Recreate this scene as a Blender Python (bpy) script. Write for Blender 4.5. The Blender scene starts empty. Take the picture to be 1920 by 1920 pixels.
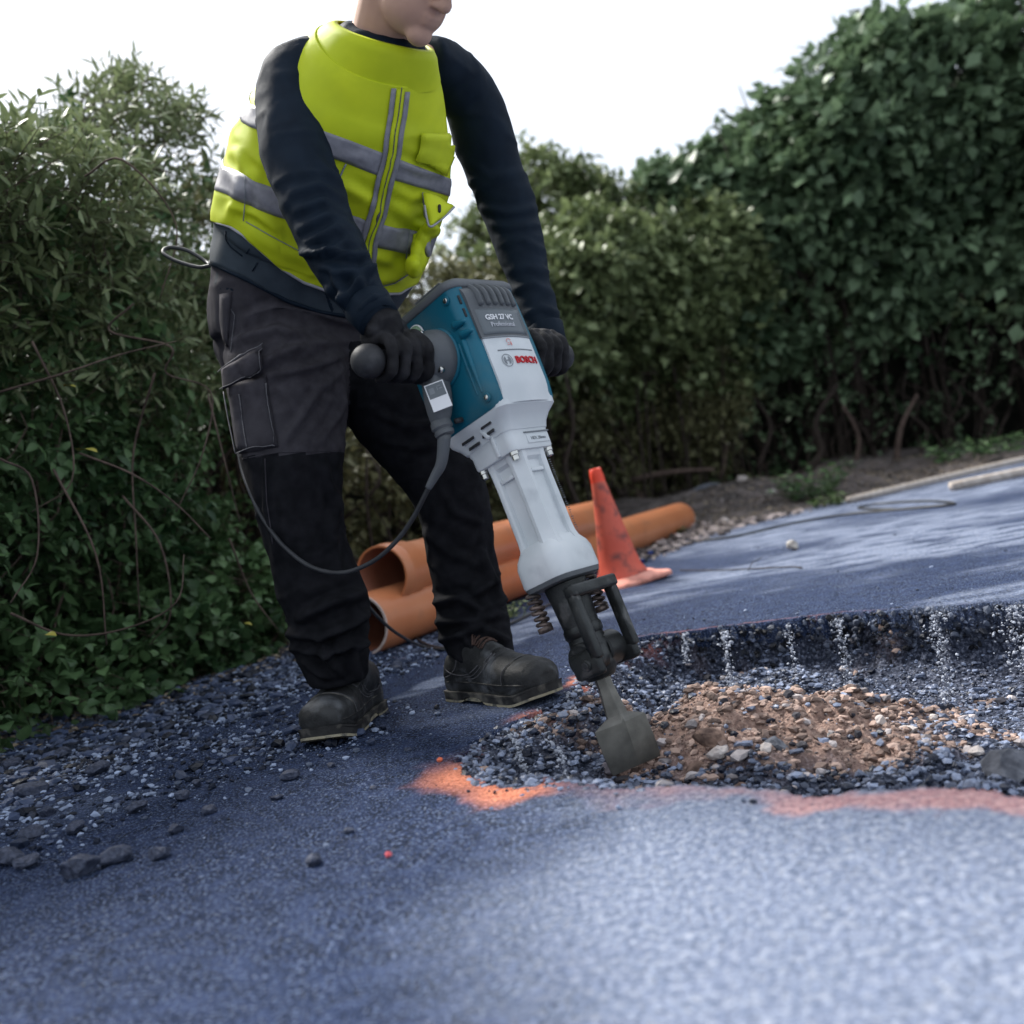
import bpy, bmesh, math, random
import numpy as np
from mathutils import Vector, Matrix, Euler
from mathutils.bvhtree import BVHTree
random.seed(7); rng = np.random.default_rng(11)
S = bpy.context.scene
rad = math.radians
# ------------------------------------------------------------------ camera
FPX = 1870.0; ROLL = rad(10); PIT = rad(0.8)
CAM = np.array([0, 0, .42])
FWD = np.array([0, math.cos(PIT), -math.sin(PIT)]); _r0 = np.array([1., 0, 0]); _u0 = np.cross(_r0, FWD)
RIGHT = _r0*math.cos(ROLL) - _u0*math.sin(ROLL); UP = _u0*math.cos(ROLL) + _r0*math.sin(ROLL)
def P(x, y, D): return CAM + D*(FWD + RIGHT*(x-960)/FPX + UP*(960-y)/FPX)
def G(x, y, z=0.):
    d = FWD + RIGHT*(x-960)/FPX + UP*(960-y)/FPX
    return CAM + d*(z-CAM[2])/d[2]
def proj(v):
    v = np.asarray(v)-CAM; D = v@FWD
    return 960+FPX*(v@RIGHT)/D, 960-FPX*(v@UP)/D, D
cd = bpy.data.cameras.new('camera'); cam = bpy.data.objects.new('camera', cd); S.collection.objects.link(cam)
m = Matrix.Identity(4)
for i in range(3): m[i][0] = RIGHT[i]; m[i][1] = UP[i]; m[i][2] = -FWD[i]; m[i][3] = CAM[i]
cam.matrix_world = m
cd.sensor_width = 36; cd.lens = 36*FPX/1920; cd.clip_start = .05; cd.clip_end = 2000
cd.dof.use_dof = True; cd.dof.focus_distance = 1.97; cd.dof.aperture_fstop = 2.8
S.camera = cam
# ------------------------------------------------------------------ world, sun, exposure
W = bpy.data.worlds.new("World"); S.world = W; W.use_nodes = True
nt = W.node_tree; nt.nodes.clear()
wo = nt.nodes.new('ShaderNodeOutputWorld'); add = nt.nodes.new('ShaderNodeAddShader')
b1 = nt.nodes.new('ShaderNodeBackground'); b2 = nt.nodes.new('ShaderNodeBackground')
sky = nt.nodes.new('ShaderNodeTexSky'); sky.sky_type = 'NISHITA'; sky.sun_disc = False
SUN_EL, SUN_AZ = rad(50), rad(-42)          # azimuth from +Y towards +X
sky.sun_elevation = SUN_EL; sky.sun_rotation = SUN_AZ; sky.dust_density = 3
nt.links.new(sky.outputs[0], b1.inputs[0]); b1.inputs[1].default_value = .05
b2.inputs[0].default_value = (.93, .965, 1, 1); b2.inputs[1].default_value = .52
nt.links.new(b1.outputs[0], add.inputs[0]); nt.links.new(b2.outputs[0], add.inputs[1]); nt.links.new(add.outputs[0], wo.inputs[0])
sl = bpy.data.lights.new('sun', 'SUN'); sun = bpy.data.objects.new('sun', sl); S.collection.objects.link(sun)
sl.energy = 4.7; sl.angle = rad(16); sl.color = (1, .97, .92)
sd = Vector((math.sin(SUN_AZ)*math.cos(SUN_EL), math.cos(SUN_AZ)*math.cos(SUN_EL), math.sin(SUN_EL)))
sun.rotation_euler = sd.to_track_quat('Z', 'Y').to_euler()
S.view_settings.view_transform = 'Standard'; S.view_settings.look = 'None'
S.view_settings.exposure = 0.72; S.view_settings.gamma = 1
# ------------------------------------------------------------------ helpers
COL = S.collection
def mesh_data(name, v, f, mat=None, smooth=True, attrs=None):
    me = bpy.data.meshes.new(name)
    v = np.asarray(v, dtype=np.float32)
    if isinstance(f, np.ndarray):
        n, k = f.shape
        me.vertices.add(len(v)); me.vertices.foreach_set('co', v.ravel())
        me.loops.add(n*k); me.loops.foreach_set('vertex_index', f.astype(np.int32).ravel())
        me.polygons.add(n); me.polygons.foreach_set('loop_start', np.arange(0, n*k, k, dtype=np.int32))
        me.polygons.foreach_set('loop_total', np.full(n, k, dtype=np.int32))
        me.update(calc_edges=True)
    else:
        me.from_pydata(v.tolist(), [], [list(x) for x in f]); me.update()
    if mat is not None:
        for mm in (mat if isinstance(mat, (list, tuple)) else [mat]): me.materials.append(mm)
    me.polygons.foreach_set('use_smooth', np.full(len(me.polygons), bool(smooth)))
    if attrs:
        for k, a in attrs.items():
            at = me.attributes.new(k, 'FLOAT', 'POINT'); at.data.foreach_set('value', np.asarray(a, dtype=np.float32))
    return me
def root(name, loc, label, cat, group=None):
    o = bpy.data.objects.new(name, None); o.empty_display_size = .05; COL.objects.link(o); o.location = loc
    o['label'] = label; o['category'] = cat
    if group: o['group'] = group
    return o
def gloc(o):
    l = np.array(o.location)
    while o.parent: o = o.parent; l = l+np.array(o.location)
    return l
def part(name, v, f, mat, parent=None, smooth=True, label=None, kind=None, attrs=None):
    v = np.asarray(v, dtype=float)
    if parent is not None: v = v - gloc(parent)
    o = bpy.data.objects.new(name, mesh_data(name, v, f, mat, smooth, attrs)); COL.objects.link(o)
    if parent is not None: o.parent = parent
    if label: o['label'] = label
    if kind: o['kind'] = kind
    return o
def tag(o, label=None, cat=None, group=None, kind=None):
    if label: o['label'] = label
    if cat: o['category'] = cat
    if group: o['group'] = group
    if kind: o['kind'] = kind
    return o
def nrm(a):
    a = np.asarray(a, dtype=float); return a/(np.linalg.norm(a, axis=-1, keepdims=True)+1e-12)
def sst(a, b, x):
    t = np.clip((x-a)/(b-a), 0, 1); return t*t*(3-2*t)
# numpy value noise
def _h(ix, iy, iz):
    n = (ix*374761393 + iy*668265263 + iz*2147483647 + 1013904223) & 0xffffffff
    n = ((n ^ (n >> 13))*1274126177) & 0xffffffff
    n = ((n ^ (n >> 16))*2246822519) & 0xffffffff
    return ((n ^ (n >> 15)) & 0xffff)/32767.5-1
def vnoise(p):
    p = np.asarray(p, dtype=float); i = np.floor(p).astype(np.int64); f = p-i; f = f*f*(3-2*f)
    r = 0
    for a in (0, 1):
        for b in (0, 1):
            for c in (0, 1):
                w = (f[:, 0] if a else 1-f[:, 0])*(f[:, 1] if b else 1-f[:, 1])*(f[:, 2] if c else 1-f[:, 2])
                r = r+w*_h(i[:, 0]+a, i[:, 1]+b, i[:, 2]+c)
    return r
def fbm(p, sc, oc=4, g=.5):
    p = np.asarray(p, dtype=float)*sc
    if p.shape[1] == 2: p = np.c_[p, np.zeros(len(p))]
    r = 0; a = 1.
    for k in range(oc): r = r+a*vnoise(p+17.3*k); p = p*2.03; a *= g
    return r
# geometry makers -> (verts, faces)
def join(parts):
    V = []; F = []; n = 0
    for v, f in parts:
        V.append(np.asarray(v, dtype=float)); F += [tuple(int(i)+n for i in q) for q in f]; n += len(v)
    return np.vstack(V), F
def rings(R, cap=True, closed=True):
    R = [np.asarray(r, dtype=float) for r in R]; n = len(R[0]); F = []
    for i in range(len(R)-1):
        for j in range(n if closed else n-1):
            k = (j+1) % n; F.append((i*n+j, i*n+k, (i+1)*n+k, (i+1)*n+j))
    V = np.vstack(R)
    if cap:
        F.append(tuple(range(n-1, -1, -1))); F.append(tuple((len(R)-1)*n+j for j in range(n)))
    return V, F
def crs(pts, n):
    p = np.asarray(pts, dtype=float); p = np.vstack([2*p[0]-p[1], p, 2*p[-1]-p[-2]]); out = []
    for i in range(1, len(p)-2):
        for t in np.linspace(0, 1, n, endpoint=False):
            a, b, c, d = p[i-1], p[i], p[i+1], p[i+2]
            out.append(.5*((2*b)+(-a+c)*t+(2*a-5*b+4*c-d)*t*t+(-a+3*b-3*c+d)*t**3))
    out.append(p[-2]); return np.array(out)
def tube(pts, r, seg=10, cap=True, up=(0, 0, 1), round_end=False):
    p = np.asarray(pts, dtype=float); n = len(p); r = np.broadcast_to(np.asarray(r, dtype=float), (n,)).copy() if np.ndim(r) < 1 or len(np.atleast_1d(r)) in (1, n) else r
    if round_end:
        T0 = nrm(p[0]-p[1]); T1 = nrm(p[-1]-p[-2]); a = []; ra = []; b = []; rb = []
        for q in (.97, .8, .45):
            a.append(p[0]+T0*r[0]*q); ra.append(r[0]*math.sqrt(1-q*q)); b.insert(0, p[-1]+T1*r[-1]*q); rb.insert(0, r[-1]*math.sqrt(1-q*q))
        p = np.vstack([a, p, b]); r = np.r_[ra, r, rb]; n = len(p)
    T = nrm(np.gradient(p, axis=0)); u = np.array(up, dtype=float)
    if abs(T[0]@nrm(u)) > .95: u = np.array([1., 0, 0])
    R = []; ang = np.linspace(0, 2*math.pi, seg, endpoint=False)
    for i in range(n):
        u = nrm(u-T[i]*(u@T[i])); w = np.cross(T[i], u)
        R.append(p[i]+r[i]*(np.cos(ang)[:, None]*u+np.sin(ang)[:, None]*w))
    return rings(R, cap)
def box(c, h, M=None, bev=0.):
    bm = bmesh.new(); bmesh.ops.create_cube(bm, size=2)
    for v in bm.verts: v.co = Vector((v.co.x*h[0], v.co.y*h[1], v.co.z*h[2]))
    if bev: bmesh.ops.bevel(bm, geom=list(bm.edges), offset=bev, segments=2, profile=.5, affect='EDGES')
    V = np.array([v.co[:] for v in bm.verts]); bm.verts.index_update()
    F = [tuple(v.index for v in f.verts) for f in bm.faces]; bm.free()
    if M is not None: V = V@np.asarray(M).T
    return V+np.asarray(c), F
def sphere(c, r, M=None, sub=3):
    bm = bmesh.new(); bmesh.ops.create_icosphere(bm, subdivisions=sub, radius=1)
    V = np.array([v.co[:] for v in bm.verts])*np.asarray(r); F = [tuple(v.index for v in f.verts) for f in bm.faces]; bm.free()
    if M is not None: V = V@np.asarray(M).T
    return V+np.asarray(c), F
def rrect(hx, hy, r, n=5, bulge=0.):
    pts = []
    for sx, sy, a0 in ((1, 1, 0), (-1, 1, 90), (-1, -1, 180), (1, -1, 270)):
        for k in range(n):
            a = rad(a0+90*k/(n-1)); pts.append((sx*(hx-r)+r*math.cos(a), sy*(hy-r)+r*math.sin(a)))
        if bulge and (sx, sy) == (-1, -1):
            for q in np.linspace(-.85, .85, 9): pts.append((q*(hx-r), -hy-bulge*(1-q*q)))
    return np.array(pts)
def remesh(parts, voxel, smooth=4, fac=.5):
    v, f = join(parts); me = mesh_data('tmp', v, f); o = bpy.data.objects.new('tmp', me); COL.objects.link(o)
    r = o.modifiers.new('r', 'REMESH'); r.mode = 'VOXEL'; r.voxel_size = voxel
    s = o.modifiers.new('s', 'SMOOTH'); s.iterations = smooth; s.factor = fac
    dg = bpy.context.evaluated_depsgraph_get(); ev = o.evaluated_get(dg).to_mesh()
    V = np.empty(len(ev.vertices)*3, dtype=np.float32); ev.vertices.foreach_get('co', V)
    F = [tuple(p.vertices) for p in ev.polygons]
    o.evaluated_get(dg).to_mesh_clear(); bpy.data.objects.remove(o); bpy.data.meshes.remove(me)
    return V.reshape(-1, 3).astype(float), F
def normals(v, f):
    me = mesh_data('tmpn', v, f); N = np.empty(len(v)*3, dtype=np.float32); me.vertices.foreach_get('normal', N); bpy.data.meshes.remove(me)
    return N.reshape(-1, 3).astype(float)
def segdist(px, py, line):
    d = np.full(px.shape, 1e9); t_ = np.zeros(px.shape); L = np.asarray(line, dtype=float); n = len(L)-1
    for i in range(n):
        a, b = L[i], L[i+1]; ab = b-a; t = np.clip(((px-a[0])*ab[0]+(py-a[1])*ab[1])/(ab@ab), 0, 1)
        q = np.hypot(px-a[0]-t*ab[0], py-a[1]-t*ab[1]); k = q < d; d = np.where(k, q, d); t_ = np.where(k, (i+t)/n, t_)
    return d, t_
def folds(v, f, lst, noise=0., nsc=(12, 12, 12), two=0.):
    """cloth folds: ridges along lines given in photograph pixels, real displacement"""
    N = normals(v, f); X, Y, D = proj(v); face = sst(-.15, .35, -(N@nrm(FWD)))
    disp = np.zeros(len(v))
    for line, amp, w in lst:
        d, t = segdist(X, Y, line); e = amp*np.sin(np.pi*np.clip(t*.86+.07, 0, 1))**.5
        disp += e*(np.exp(-(d/w)**2)-.55*np.exp(-((d-1.9*w)/(w))**2))*face
    if noise:
        disp += noise*fbm(v*np.array(nsc), 1, 3)
    if two:     # sharp irregular creases
        w_ = v+.02*np.stack([fbm(v+9, 6, 2), fbm(v+3, 6, 2), fbm(v, 6, 2)], -1); rd_ = 1-np.abs(fbm(w_*np.array([1, 1, 2.2]), 8, 2)); disp += two*(2.4*np.clip(rd_, 0, 1)**4+.35*fbm(v, 60, 2))
    return v+N*disp[:, None]
# ------------------------------------------------------------------ materials
def mat(name, c1, c2=None, rough=.6, scale=20, bump=0., bscale=200, metal=0., coat=0., spec=.3, detail=6, dirt=None, dscale=8, dthr=(.5, .65), attr=None, sheen=0., trans=0., contrast=(.35, .65)):
    M = bpy.data.materials.new(name); M.use_nodes = True; n = M.node_tree; B = n.nodes['Principled BSDF']; L = n.links.new
    B.inputs['Roughness'].default_value = rough; B.inputs['Metallic'].default_value = metal
    B.inputs['Coat Weight'].default_value = coat; B.inputs['Specular IOR Level'].default_value = spec
    if sheen: B.inputs['Sheen Weight'].default_value = sheen
    tc = n.nodes.new('ShaderNodeTexCoord')
    c2 = c2 or c1
    nz = n.nodes.new('ShaderNodeTexNoise'); nz.inputs['Scale'].default_value = scale; nz.inputs['Detail'].default_value = detail; L(tc.outputs['Object'], nz.inputs['Vector'])
    rp = n.nodes.new('ShaderNodeValToRGB'); rp.color_ramp.elements[0].position = contrast[0]; rp.color_ramp.elements[1].position = contrast[1]
    rp.color_ramp.elements[0].color = (*c1, 1); rp.color_ramp.elements[1].color = (*c2, 1)
    if attr:
        at = n.nodes.new('ShaderNodeAttribute'); at.attribute_name = attr
        mx = n.nodes.new('ShaderNodeMath'); mx.operation = 'MULTIPLY_ADD'; mx.inputs[1].default_value = .8; L(at.outputs['Fac'], mx.inputs[0])
        m2 = n.nodes.new('ShaderNodeMath'); m2.operation = 'MULTIPLY'; m2.inputs[1].default_value = .3; L(nz.outputs['Fac'], m2.inputs[0]); L(m2.outputs[0], mx.inputs[2])
        L(mx.outputs[0], rp.inputs[0])
    else: L(nz.outputs['Fac'], rp.inputs[0])
    out = rp.outputs[0]
    if dirt:
        nd = n.nodes.new('ShaderNodeTexNoise'); nd.inputs['Scale'].default_value = dscale; nd.inputs['Detail'].default_value = 8; L(tc.outputs['Object'], nd.inputs['Vector'])
        rd = n.nodes.new('ShaderNodeMapRange'); rd.inputs[1].default_value = dthr[0]; rd.inputs[2].default_value = dthr[1]; L(nd.outputs['Fac'], rd.inputs[0])
        mx = n.nodes.new('ShaderNodeMix'); mx.data_type = 'RGBA'; L(rd.outputs[0], mx.inputs[0]); L(out, mx.inputs[6]); mx.inputs[7].default_value = (*dirt, 1); out = mx.outputs[2]
    L(out, B.inputs['Base Color'])
    if bump:
        nb = n.nodes.new('ShaderNodeTexNoise'); nb.inputs['Scale'].default_value = bscale; nb.inputs['Detail'].default_value = 4; L(tc.outputs['Object'], nb.inputs['Vector'])
        bp = n.nodes.new('ShaderNodeBump'); bp.inputs['Strength'].default_value = bump; bp.inputs['Distance'].default_value = .002; L(nb.outputs['Fac'], bp.inputs['Height']); L(bp.outputs[0], B.inputs['Normal'])
    if trans:
        o = n.nodes['Material Output']; tr = n.nodes.new('ShaderNodeBsdfTranslucent'); L(out, tr.inputs[0])
        ms = n.nodes.new('ShaderNodeMixShader'); ms.inputs[0].default_value = trans; L(B.outputs[0], ms.inputs[1]); L(tr.outputs[0], ms.inputs[2]); L(ms.outputs[0], o.inputs[0])
    return M
M_TEAL = mat('teal plastic', (.004, .10, .155), (.006, .125, .19), .38, 6, .12, 900, dirt=(.05, .13, .16), dscale=14, dthr=(.56, .8))
M_GREY = mat('grey cast metal paint', (.56, .60, .62), (.64, .67, .69), .36, 12, .1, 700, dirt=(.26, .29, .32), dscale=9, dthr=(.55, .8))
M_DGREY = mat('dark grey plastic', (.085, .095, .105), (.12, .13, .14), .5, 10, .15, 900)
M_BLACK = mat('black rubber', (.018, .019, .022), (.032, .034, .038), .55, 18, .25, 500, dirt=(.07, .07, .075), dscale=25, dthr=(.55, .8))
M_BSTEEL = mat('worn black steel', (.018, .02, .021), (.05, .054, .055), .38, 22, .3, 300, .5, dirt=(.14, .14, .14), dscale=30, dthr=(.58, .75))
M_STEEL = mat('scraped chisel steel', (.10, .098, .09), (.17, .165, .15), .4, 25, .12, 400, .5)
M_CHROME = mat('bolt steel', (.5, .5, .48), (.65, .65, .62), .25, 60, metal=1)
M_SPRING = mat('rusty spring steel', (.06, .05, .048), (.22, .17, .15), .45, 60, .2, 200, .6)
M_RED = mat('red print', (.5, .01, .02), None, .5)
M_WHITE = mat('white print', (.75, .76, .78), None, .5)
M_GPRINT = mat('grey print', (.2, .22, .24), None, .5)
M_GAUGE = mat('green plate', (.16, .27, .17), (.26, .38, .25), .4, 120, dirt=(.5, .55, .5), dscale=200, dthr=(.6, .7))
M_CABLE = mat('dark grey cable rubber', (.022, .024, .028), (.038, .041, .046), .5, 30, .1, 300)
M_TROU = mat('charcoal work trouser cloth', (.034, .032, .038), (.056, .053, .062), .9, 40, .5, 1000, spec=.1, dirt=(.05, .048, .055), dscale=6, dthr=(.5, .8))
M_TROUB = mat('black trouser cloth', (.0065, .007, .009), (.013, .0135, .017), .85, 40, .5, 1000, spec=.1)
M_STITCH = mat('grey thread', (.07, .07, .08), (.12, .12, .13), .8, 300)
M_NAVY = mat('navy softshell fabric', (.005, .011, .020), (.008, .016, .028), .7, 25, .2, 1200, spec=.12)
M_NAVYP = mat('slate softshell hem', (.022, .034, .046), (.035, .05, .065), .7, 25, .3, 900)
M_HIVIS = mat('yellow high visibility fabric', (.47, .56, .008), (.55, .63, .012), .62, 14, .2, 900, dirt=(.40, .47, .02), dscale=5, dthr=(.55, .85))
M_REFL = mat('grey reflective tape', (.19, .19, .215), (.25, .25, .275), .42, 60, .25, 1500, spec=.6)
M_PIPING = mat('light grey piping', (.28, .28, .31), (.36, .36, .38), .6, 60)
M_GLOVE = mat('black knitted glove', (.007, .007, .0085), (.018, .018, .021), .65, 40, .5, 900, spec=.2, dirt=(.04, .04, .045), dscale=20, dthr=(.55, .85))
M_BOOT = mat('scuffed black boot leather', (.012, .013, .014), (.032, .034, .036), .62, 22, .5, 260, dirt=(.14, .15, .165), dscale=18, dthr=(.53, .78), spec=.35)
M_SOLE = mat('dark boot sole', (.014, .014, .015), (.035, .035, .035), .7, 30, .3, 300, dirt=(.16, .15, .13), dscale=22, dthr=(.52, .7))
M_RIM = mat('pale cut rim', (.46, .36, .32), (.55, .45, .42), .7, 60)
M_SOLEY = mat('pale worn sole edge', (.30, .27, .19), (.42, .38, .28), .8, 40, .3, 300, dirt=(.1, .1, .09), dscale=40, dthr=(.5, .65))
M_LACE = mat('brown lace', (.05, .03, .025), (.09, .055, .045), .8, 200)
M_SKIN = mat('skin', (.50, .30, .22), (.56, .35, .26), .55, 12, .1, 400)
M_HAIR = mat('brown hair', (.03, .02, .015), (.06, .04, .03), .6, 200, .5, 400)
M_HELM = mat('white helmet plastic', (.75, .76, .77), None, .3)
M_EYE = mat('eye white', (.7, .7, .68), None, .2); M_IRIS = mat('iris', (.03, .02, .015), None, .2)
M_PIPE = mat('terracotta plastic pipe', (.50, .175, .075), (.55, .21, .095), .32, 5, .06, 300, dirt=(.40, .17, .09), dscale=11, dthr=(.55, .8))
M_PIPEI = mat('darker pipe inside', (.22, .085, .05), (.30, .12, .075), .6, 8)  # bore colour set darker than the pipe wall
M_CONE = mat('dirty orange cone rubber', (.55, .095, .06), (.62, .13, .085), .55, 8, .2, 120, dirt=(.10, .05, .05), dscale=17, dthr=(.52, .72))
M_CONET = mat('bright orange cone tip', (.75, .06, .03), (.78, .08, .04), .5, 8)
M_CONEB = mat('faded cone base', (.66, .25, .19), (.72, .33, .26), .6, 14, .2, 120, dirt=(.3, .13, .1), dscale=20, dthr=(.55, .75))
M_POLE = mat('pale weathered timber', (.36, .31, .27), (.50, .45, .41), .8, 30, .3, 200)
M_BLUE = mat('blue plastic', (.01, .03, .16), (.015, .045, .22), .35)
M_STONE = mat('pale stone', (.30, .28, .26), (.48, .46, .43), .85, 30, .6, 120)
M_SLAB = mat('dark slab', (.05, .055, .07), (.16, .17, .20), .85, 30, .6, 120)
M_CHUNK = mat('broken asphalt', (.018, .024, .045), (.075, .09, .14), .6, 140, .9, 260, contrast=(.35, .75))
M_BARK = mat('vine bark', (.055, .038, .032), (.12, .085, .07), .9, 30, .5, 200)
M_BARKD = mat('dark branch bark', (.02, .015, .013), (.05, .037, .03), .9, 30, .5, 200)
def leafmat(name, a, b, tr=.2, rough=.42, spec=.25): return mat(name, a, b, rough, 3, .1, 100, attr='rnd', trans=tr, contrast=(.1, .95), spec=spec)
M_LF_OLIVE = leafmat('olive green leaves', (.055, .085, .03), (.27, .32, .17))
M_LF_IVY = leafmat('mid green vine leaves', (.016, .045, .018), (.14, .24, .10))
M_LF_DARK = leafmat('blue green hedge leaves', (.022, .048, .022), (.23, .33, .19))
M_LF_YEL = leafmat('yellow green tree leaves', (.042, .066, .025), (.27, .33, .155))
M_LF_RED = leafmat('brownish twiggy leaves', (.05, .055, .025), (.24, .24, .12))
M_LF_YG = mat('yellowing leaf', (.25, .24, .03), (.32, .28, .05), .5)
M_GRASS = leafmat('grass blades', (.03, .06, .02), (.10, .15, .055))
M_LITTER = leafmat('dry leaf litter', (.05, .035, .028), (.34, .28, .20), 0, .8)
M_BACKING = mat('painted hedge shade', (.006, .007, .005), (.016, .017, .011), .95, 9, .6, 60)  # near-black colour paints shade on the backing sheets in the hedges
# ------------------------------------------------------------------ scatter helper
def rocks(n_var=6, seed=3):
    r = np.random.default_rng(seed); out = []
    bm = bmesh.new(); bmesh.ops.create_icosphere(bm, subdivisions=1, radius=1)
    V = np.array([v.co[:] for v in bm.verts]); F = np.array([[v.index for v in f.verts] for f in bm.faces]); bm.free()
    for k in range(n_var): out.append(V*(1+r.uniform(-.33, .3, (len(V), 1)))*r.uniform(.6, 1.1, 3))
    return out, F
ROCKV, ROCKF = rocks()
def rot_rand(n, r, tilt=math.pi):
    a = r.uniform(0, 2*np.pi, n); b = r.uniform(0, 1, n)*tilt; c = r.uniform(0, 2*np.pi, n)
    def Rz(t): z = np.zeros((len(t), 3, 3)); z[:, 0, 0] = np.cos(t); z[:, 0, 1] = -np.sin(t); z[:, 1, 0] = np.sin(t); z[:, 1, 1] = np.cos(t); z[:, 2, 2] = 1; return z
    def Rx(t): z = np.zeros((len(t), 3, 3)); z[:, 1, 1] = np.cos(t); z[:, 1, 2] = -np.sin(t); z[:, 2, 1] = np.sin(t); z[:, 2, 2] = np.cos(t); z[:, 0, 0] = 1; return z
    return Rz(a)@Rx(b)@Rz(c)
def inst(protos, F, pos, R, s, vals=None):
    """many copies of small prototypes as one vertex/face array; protos: list of (k,3)"""
    n = len(pos); k = len(protos[0]); pr = np.stack(protos)[rng.integers(0, len(protos), n)]
    V = np.einsum('nij,nkj->nki', R, pr)*np.asarray(s).reshape(n, 1, -1)+pos[:, None, :]
    FF = F[None]+(np.arange(n)*k)[:, None, None]
    vals = rng.uniform(0, 1, n) if vals is None else vals
    return V.reshape(-1, 3), FF.reshape(-1, F.shape[1]), np.repeat(vals, k)
# leaf prototypes: unit length along +Y, width w, folded at the midrib, drooping
def leaf(w=.5, fold=.18, droop=.25, shape=(.75, 1., .6)):
    ys = (.22, .5, .78); V = [(0, 0, 0)]
    for y, q in zip(ys, shape):
        x = w/2*q; z = -droop*y*y
        V += [(-x, y, z+fold*x), (0, y, z), (x, y, z+fold*x)]
    V.append((0, 1, -droop)); F = [(0, 2, 1, 1), (0, 3, 2, 2)]
    F = [(0, 2, 1), (0, 3, 2), (1, 2, 5), (1, 5, 4), (2, 3, 6), (2, 6, 5), (4, 5, 8), (4, 8, 7), (5, 6, 9), (5, 9, 8), (7, 8, 10), (8, 9, 10)]
    return np.array(V, dtype=float), np.array(F)
LEAF_N, LEAFF = leaf(.26, .3, .12); LEAF_O, _ = leaf(.62, .3, .3); LEAF_R, _ = leaf(.85, .25, .35, (.9, 1, .62)); LEAF_M, _ = leaf(.46, .3, .3)
def leafS(w):   # light far leaf: 4 triangles
    return np.array([(0, 0, 0), (-w/2, .45, .05), (0, .5, -.06), (w/2, .45, .05), (0, 1, -.2)]), np.array([(0, 2, 1), (0, 3, 2), (1, 2, 4), (2, 3, 4)])
LS1, LSF = leafS(.55); LS2, _ = leafS(.75)
# ================================================================== GROUND
RIM_PX = [(868,1420),(900,1385),(950,1352),(1010,1335),(1075,1300),(1100,1262),(1140,1222),(1175,1197),(1240,1190),(1330,1178),(1450,1166),(1600,1150),(1750,1142),(1920,1124),(2300,1085),(2900,1050),(2900,1640),(2300,1540),(1920,1492),(1750,1478),(1620,1480),(1500,1494),(1400,1470),(1300,1470),(1180,1482),(1080,1470),(980,1476),(915,1468),(875,1448)]
RIM = np.array([G(*p)[:2] for p in RIM_PX])
def polysd(x, y, poly):
    d = np.full(x.shape, 1e9); ins = np.zeros(x.shape, bool); n = len(poly)
    for i in range(n):
        a, b = poly[i], poly[(i+1) % n]; ab = b-a; t = np.clip(((x-a[0])*ab[0]+(y-a[1])*ab[1])/(ab@ab), 0, 1)
        d = np.minimum(d, np.hypot(x-a[0]-t*ab[0], y-a[1]-t*ab[1]))
        c = ((a[1] > y) != (b[1] > y)) & (x < (b[0]-a[0])*(y-a[1])/(b[1]-a[1]+1e-12)+a[0]); ins ^= c
    return np.where(ins, d, -d)      # positive inside
def axis(f0, f1, step, lo, hi, g=1.22):
    a = list(np.arange(f0, f1, step)); s = step
    while a[-1] < hi: s = min(s*g, 8); a.append(a[-1]+s)
    s = step; b = [f0]
    while b[-1] > lo: s = min(s*g, 8); b.append(b[-1]-s)
    return np.array(b[:0:-1]+a)
def gridmesh(xs, ys):
    X, Y = np.meshgrid(xs, ys); n, m = X.shape; i = np.arange(n*m).reshape(n, m)
    F = np.stack([i[:-1, :-1], i[:-1, 1:], i[1:, 1:], i[1:, :-1]], -1).reshape(-1, 4)
    return X.ravel(), Y.ravel(), F
def rimsd(x, y): 
    p = np.c_[x, y]; return polysd(x, y, RIM)+.018*fbm(p, 9, 4)+.007*fbm(p, 55, 2)
def edge_soft(x, y):      # how gradual the pit side is: crumbled at the left, cut clean at the far side
    return .022+.19*sst(.45, .0, x)
xs = axis(-.75, 1.75, .0085, -40, 60); ys = axis(.72, 2.95, .0085, -6, 90)
x, y, F = gridmesh(xs, ys); sd_ = rimsd(x, y); p2 = np.c_[x, y]
near = (np.abs(x) < 4) & (y < 8)
z = .0022*fbm(p2, 3, 3)*near + .0010*fbm(p2, 60, 2)*near
z = z - .30*sst(0, np.where(y > 1.9, .014, .05), sd_)
rp = np.exp(-(np.maximum(-sd_, 0)/.05))*np.exp(-(np.maximum(sd_, 0)/.05))
nearside = sst(1.9, 1.55, y)*sst(1.6, -.1, x*.3)
left = sst(.28, .0, x)
wid = .006+.030*nearside+.012*left
paint = sst(1.0, .35, np.abs(-sd_-.020-.010*nearside)/(wid+.001)+.75*fbm(p2, 16, 4)-.15)*(.5+.4*nearside+.5*left)
paint = np.maximum(paint, sst(.085, .03, np.hypot((x+.16)/1.2, y-1.585)+.03*fbm(p2, 25, 3)))
blob = sum(np.exp(-(((x-G(a_, b_)[0])**2+(y-G(a_, b_)[1])**2)/r_**2)) for a_, b_, r_ in ((885, 1450, .075), (1010, 1342, .04), (1085, 1275, .05), (925, 1392, .02), (960, 1480, .06)))
farside = sst(2.05, 2.35, y)*(x > .1); nearedge = sst(.0, .12, x)*sst(1.75, 1.6, y)
paint *= np.clip(1.15*blob+.62*.9*nearedge*(1-farside)*sst(-.9, .5, fbm(p2, 6, 4)+.35)+.5*farside*sst(1.1, .4, x), 0, 1); paint *= sst(2.2, 1.2, x)
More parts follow.
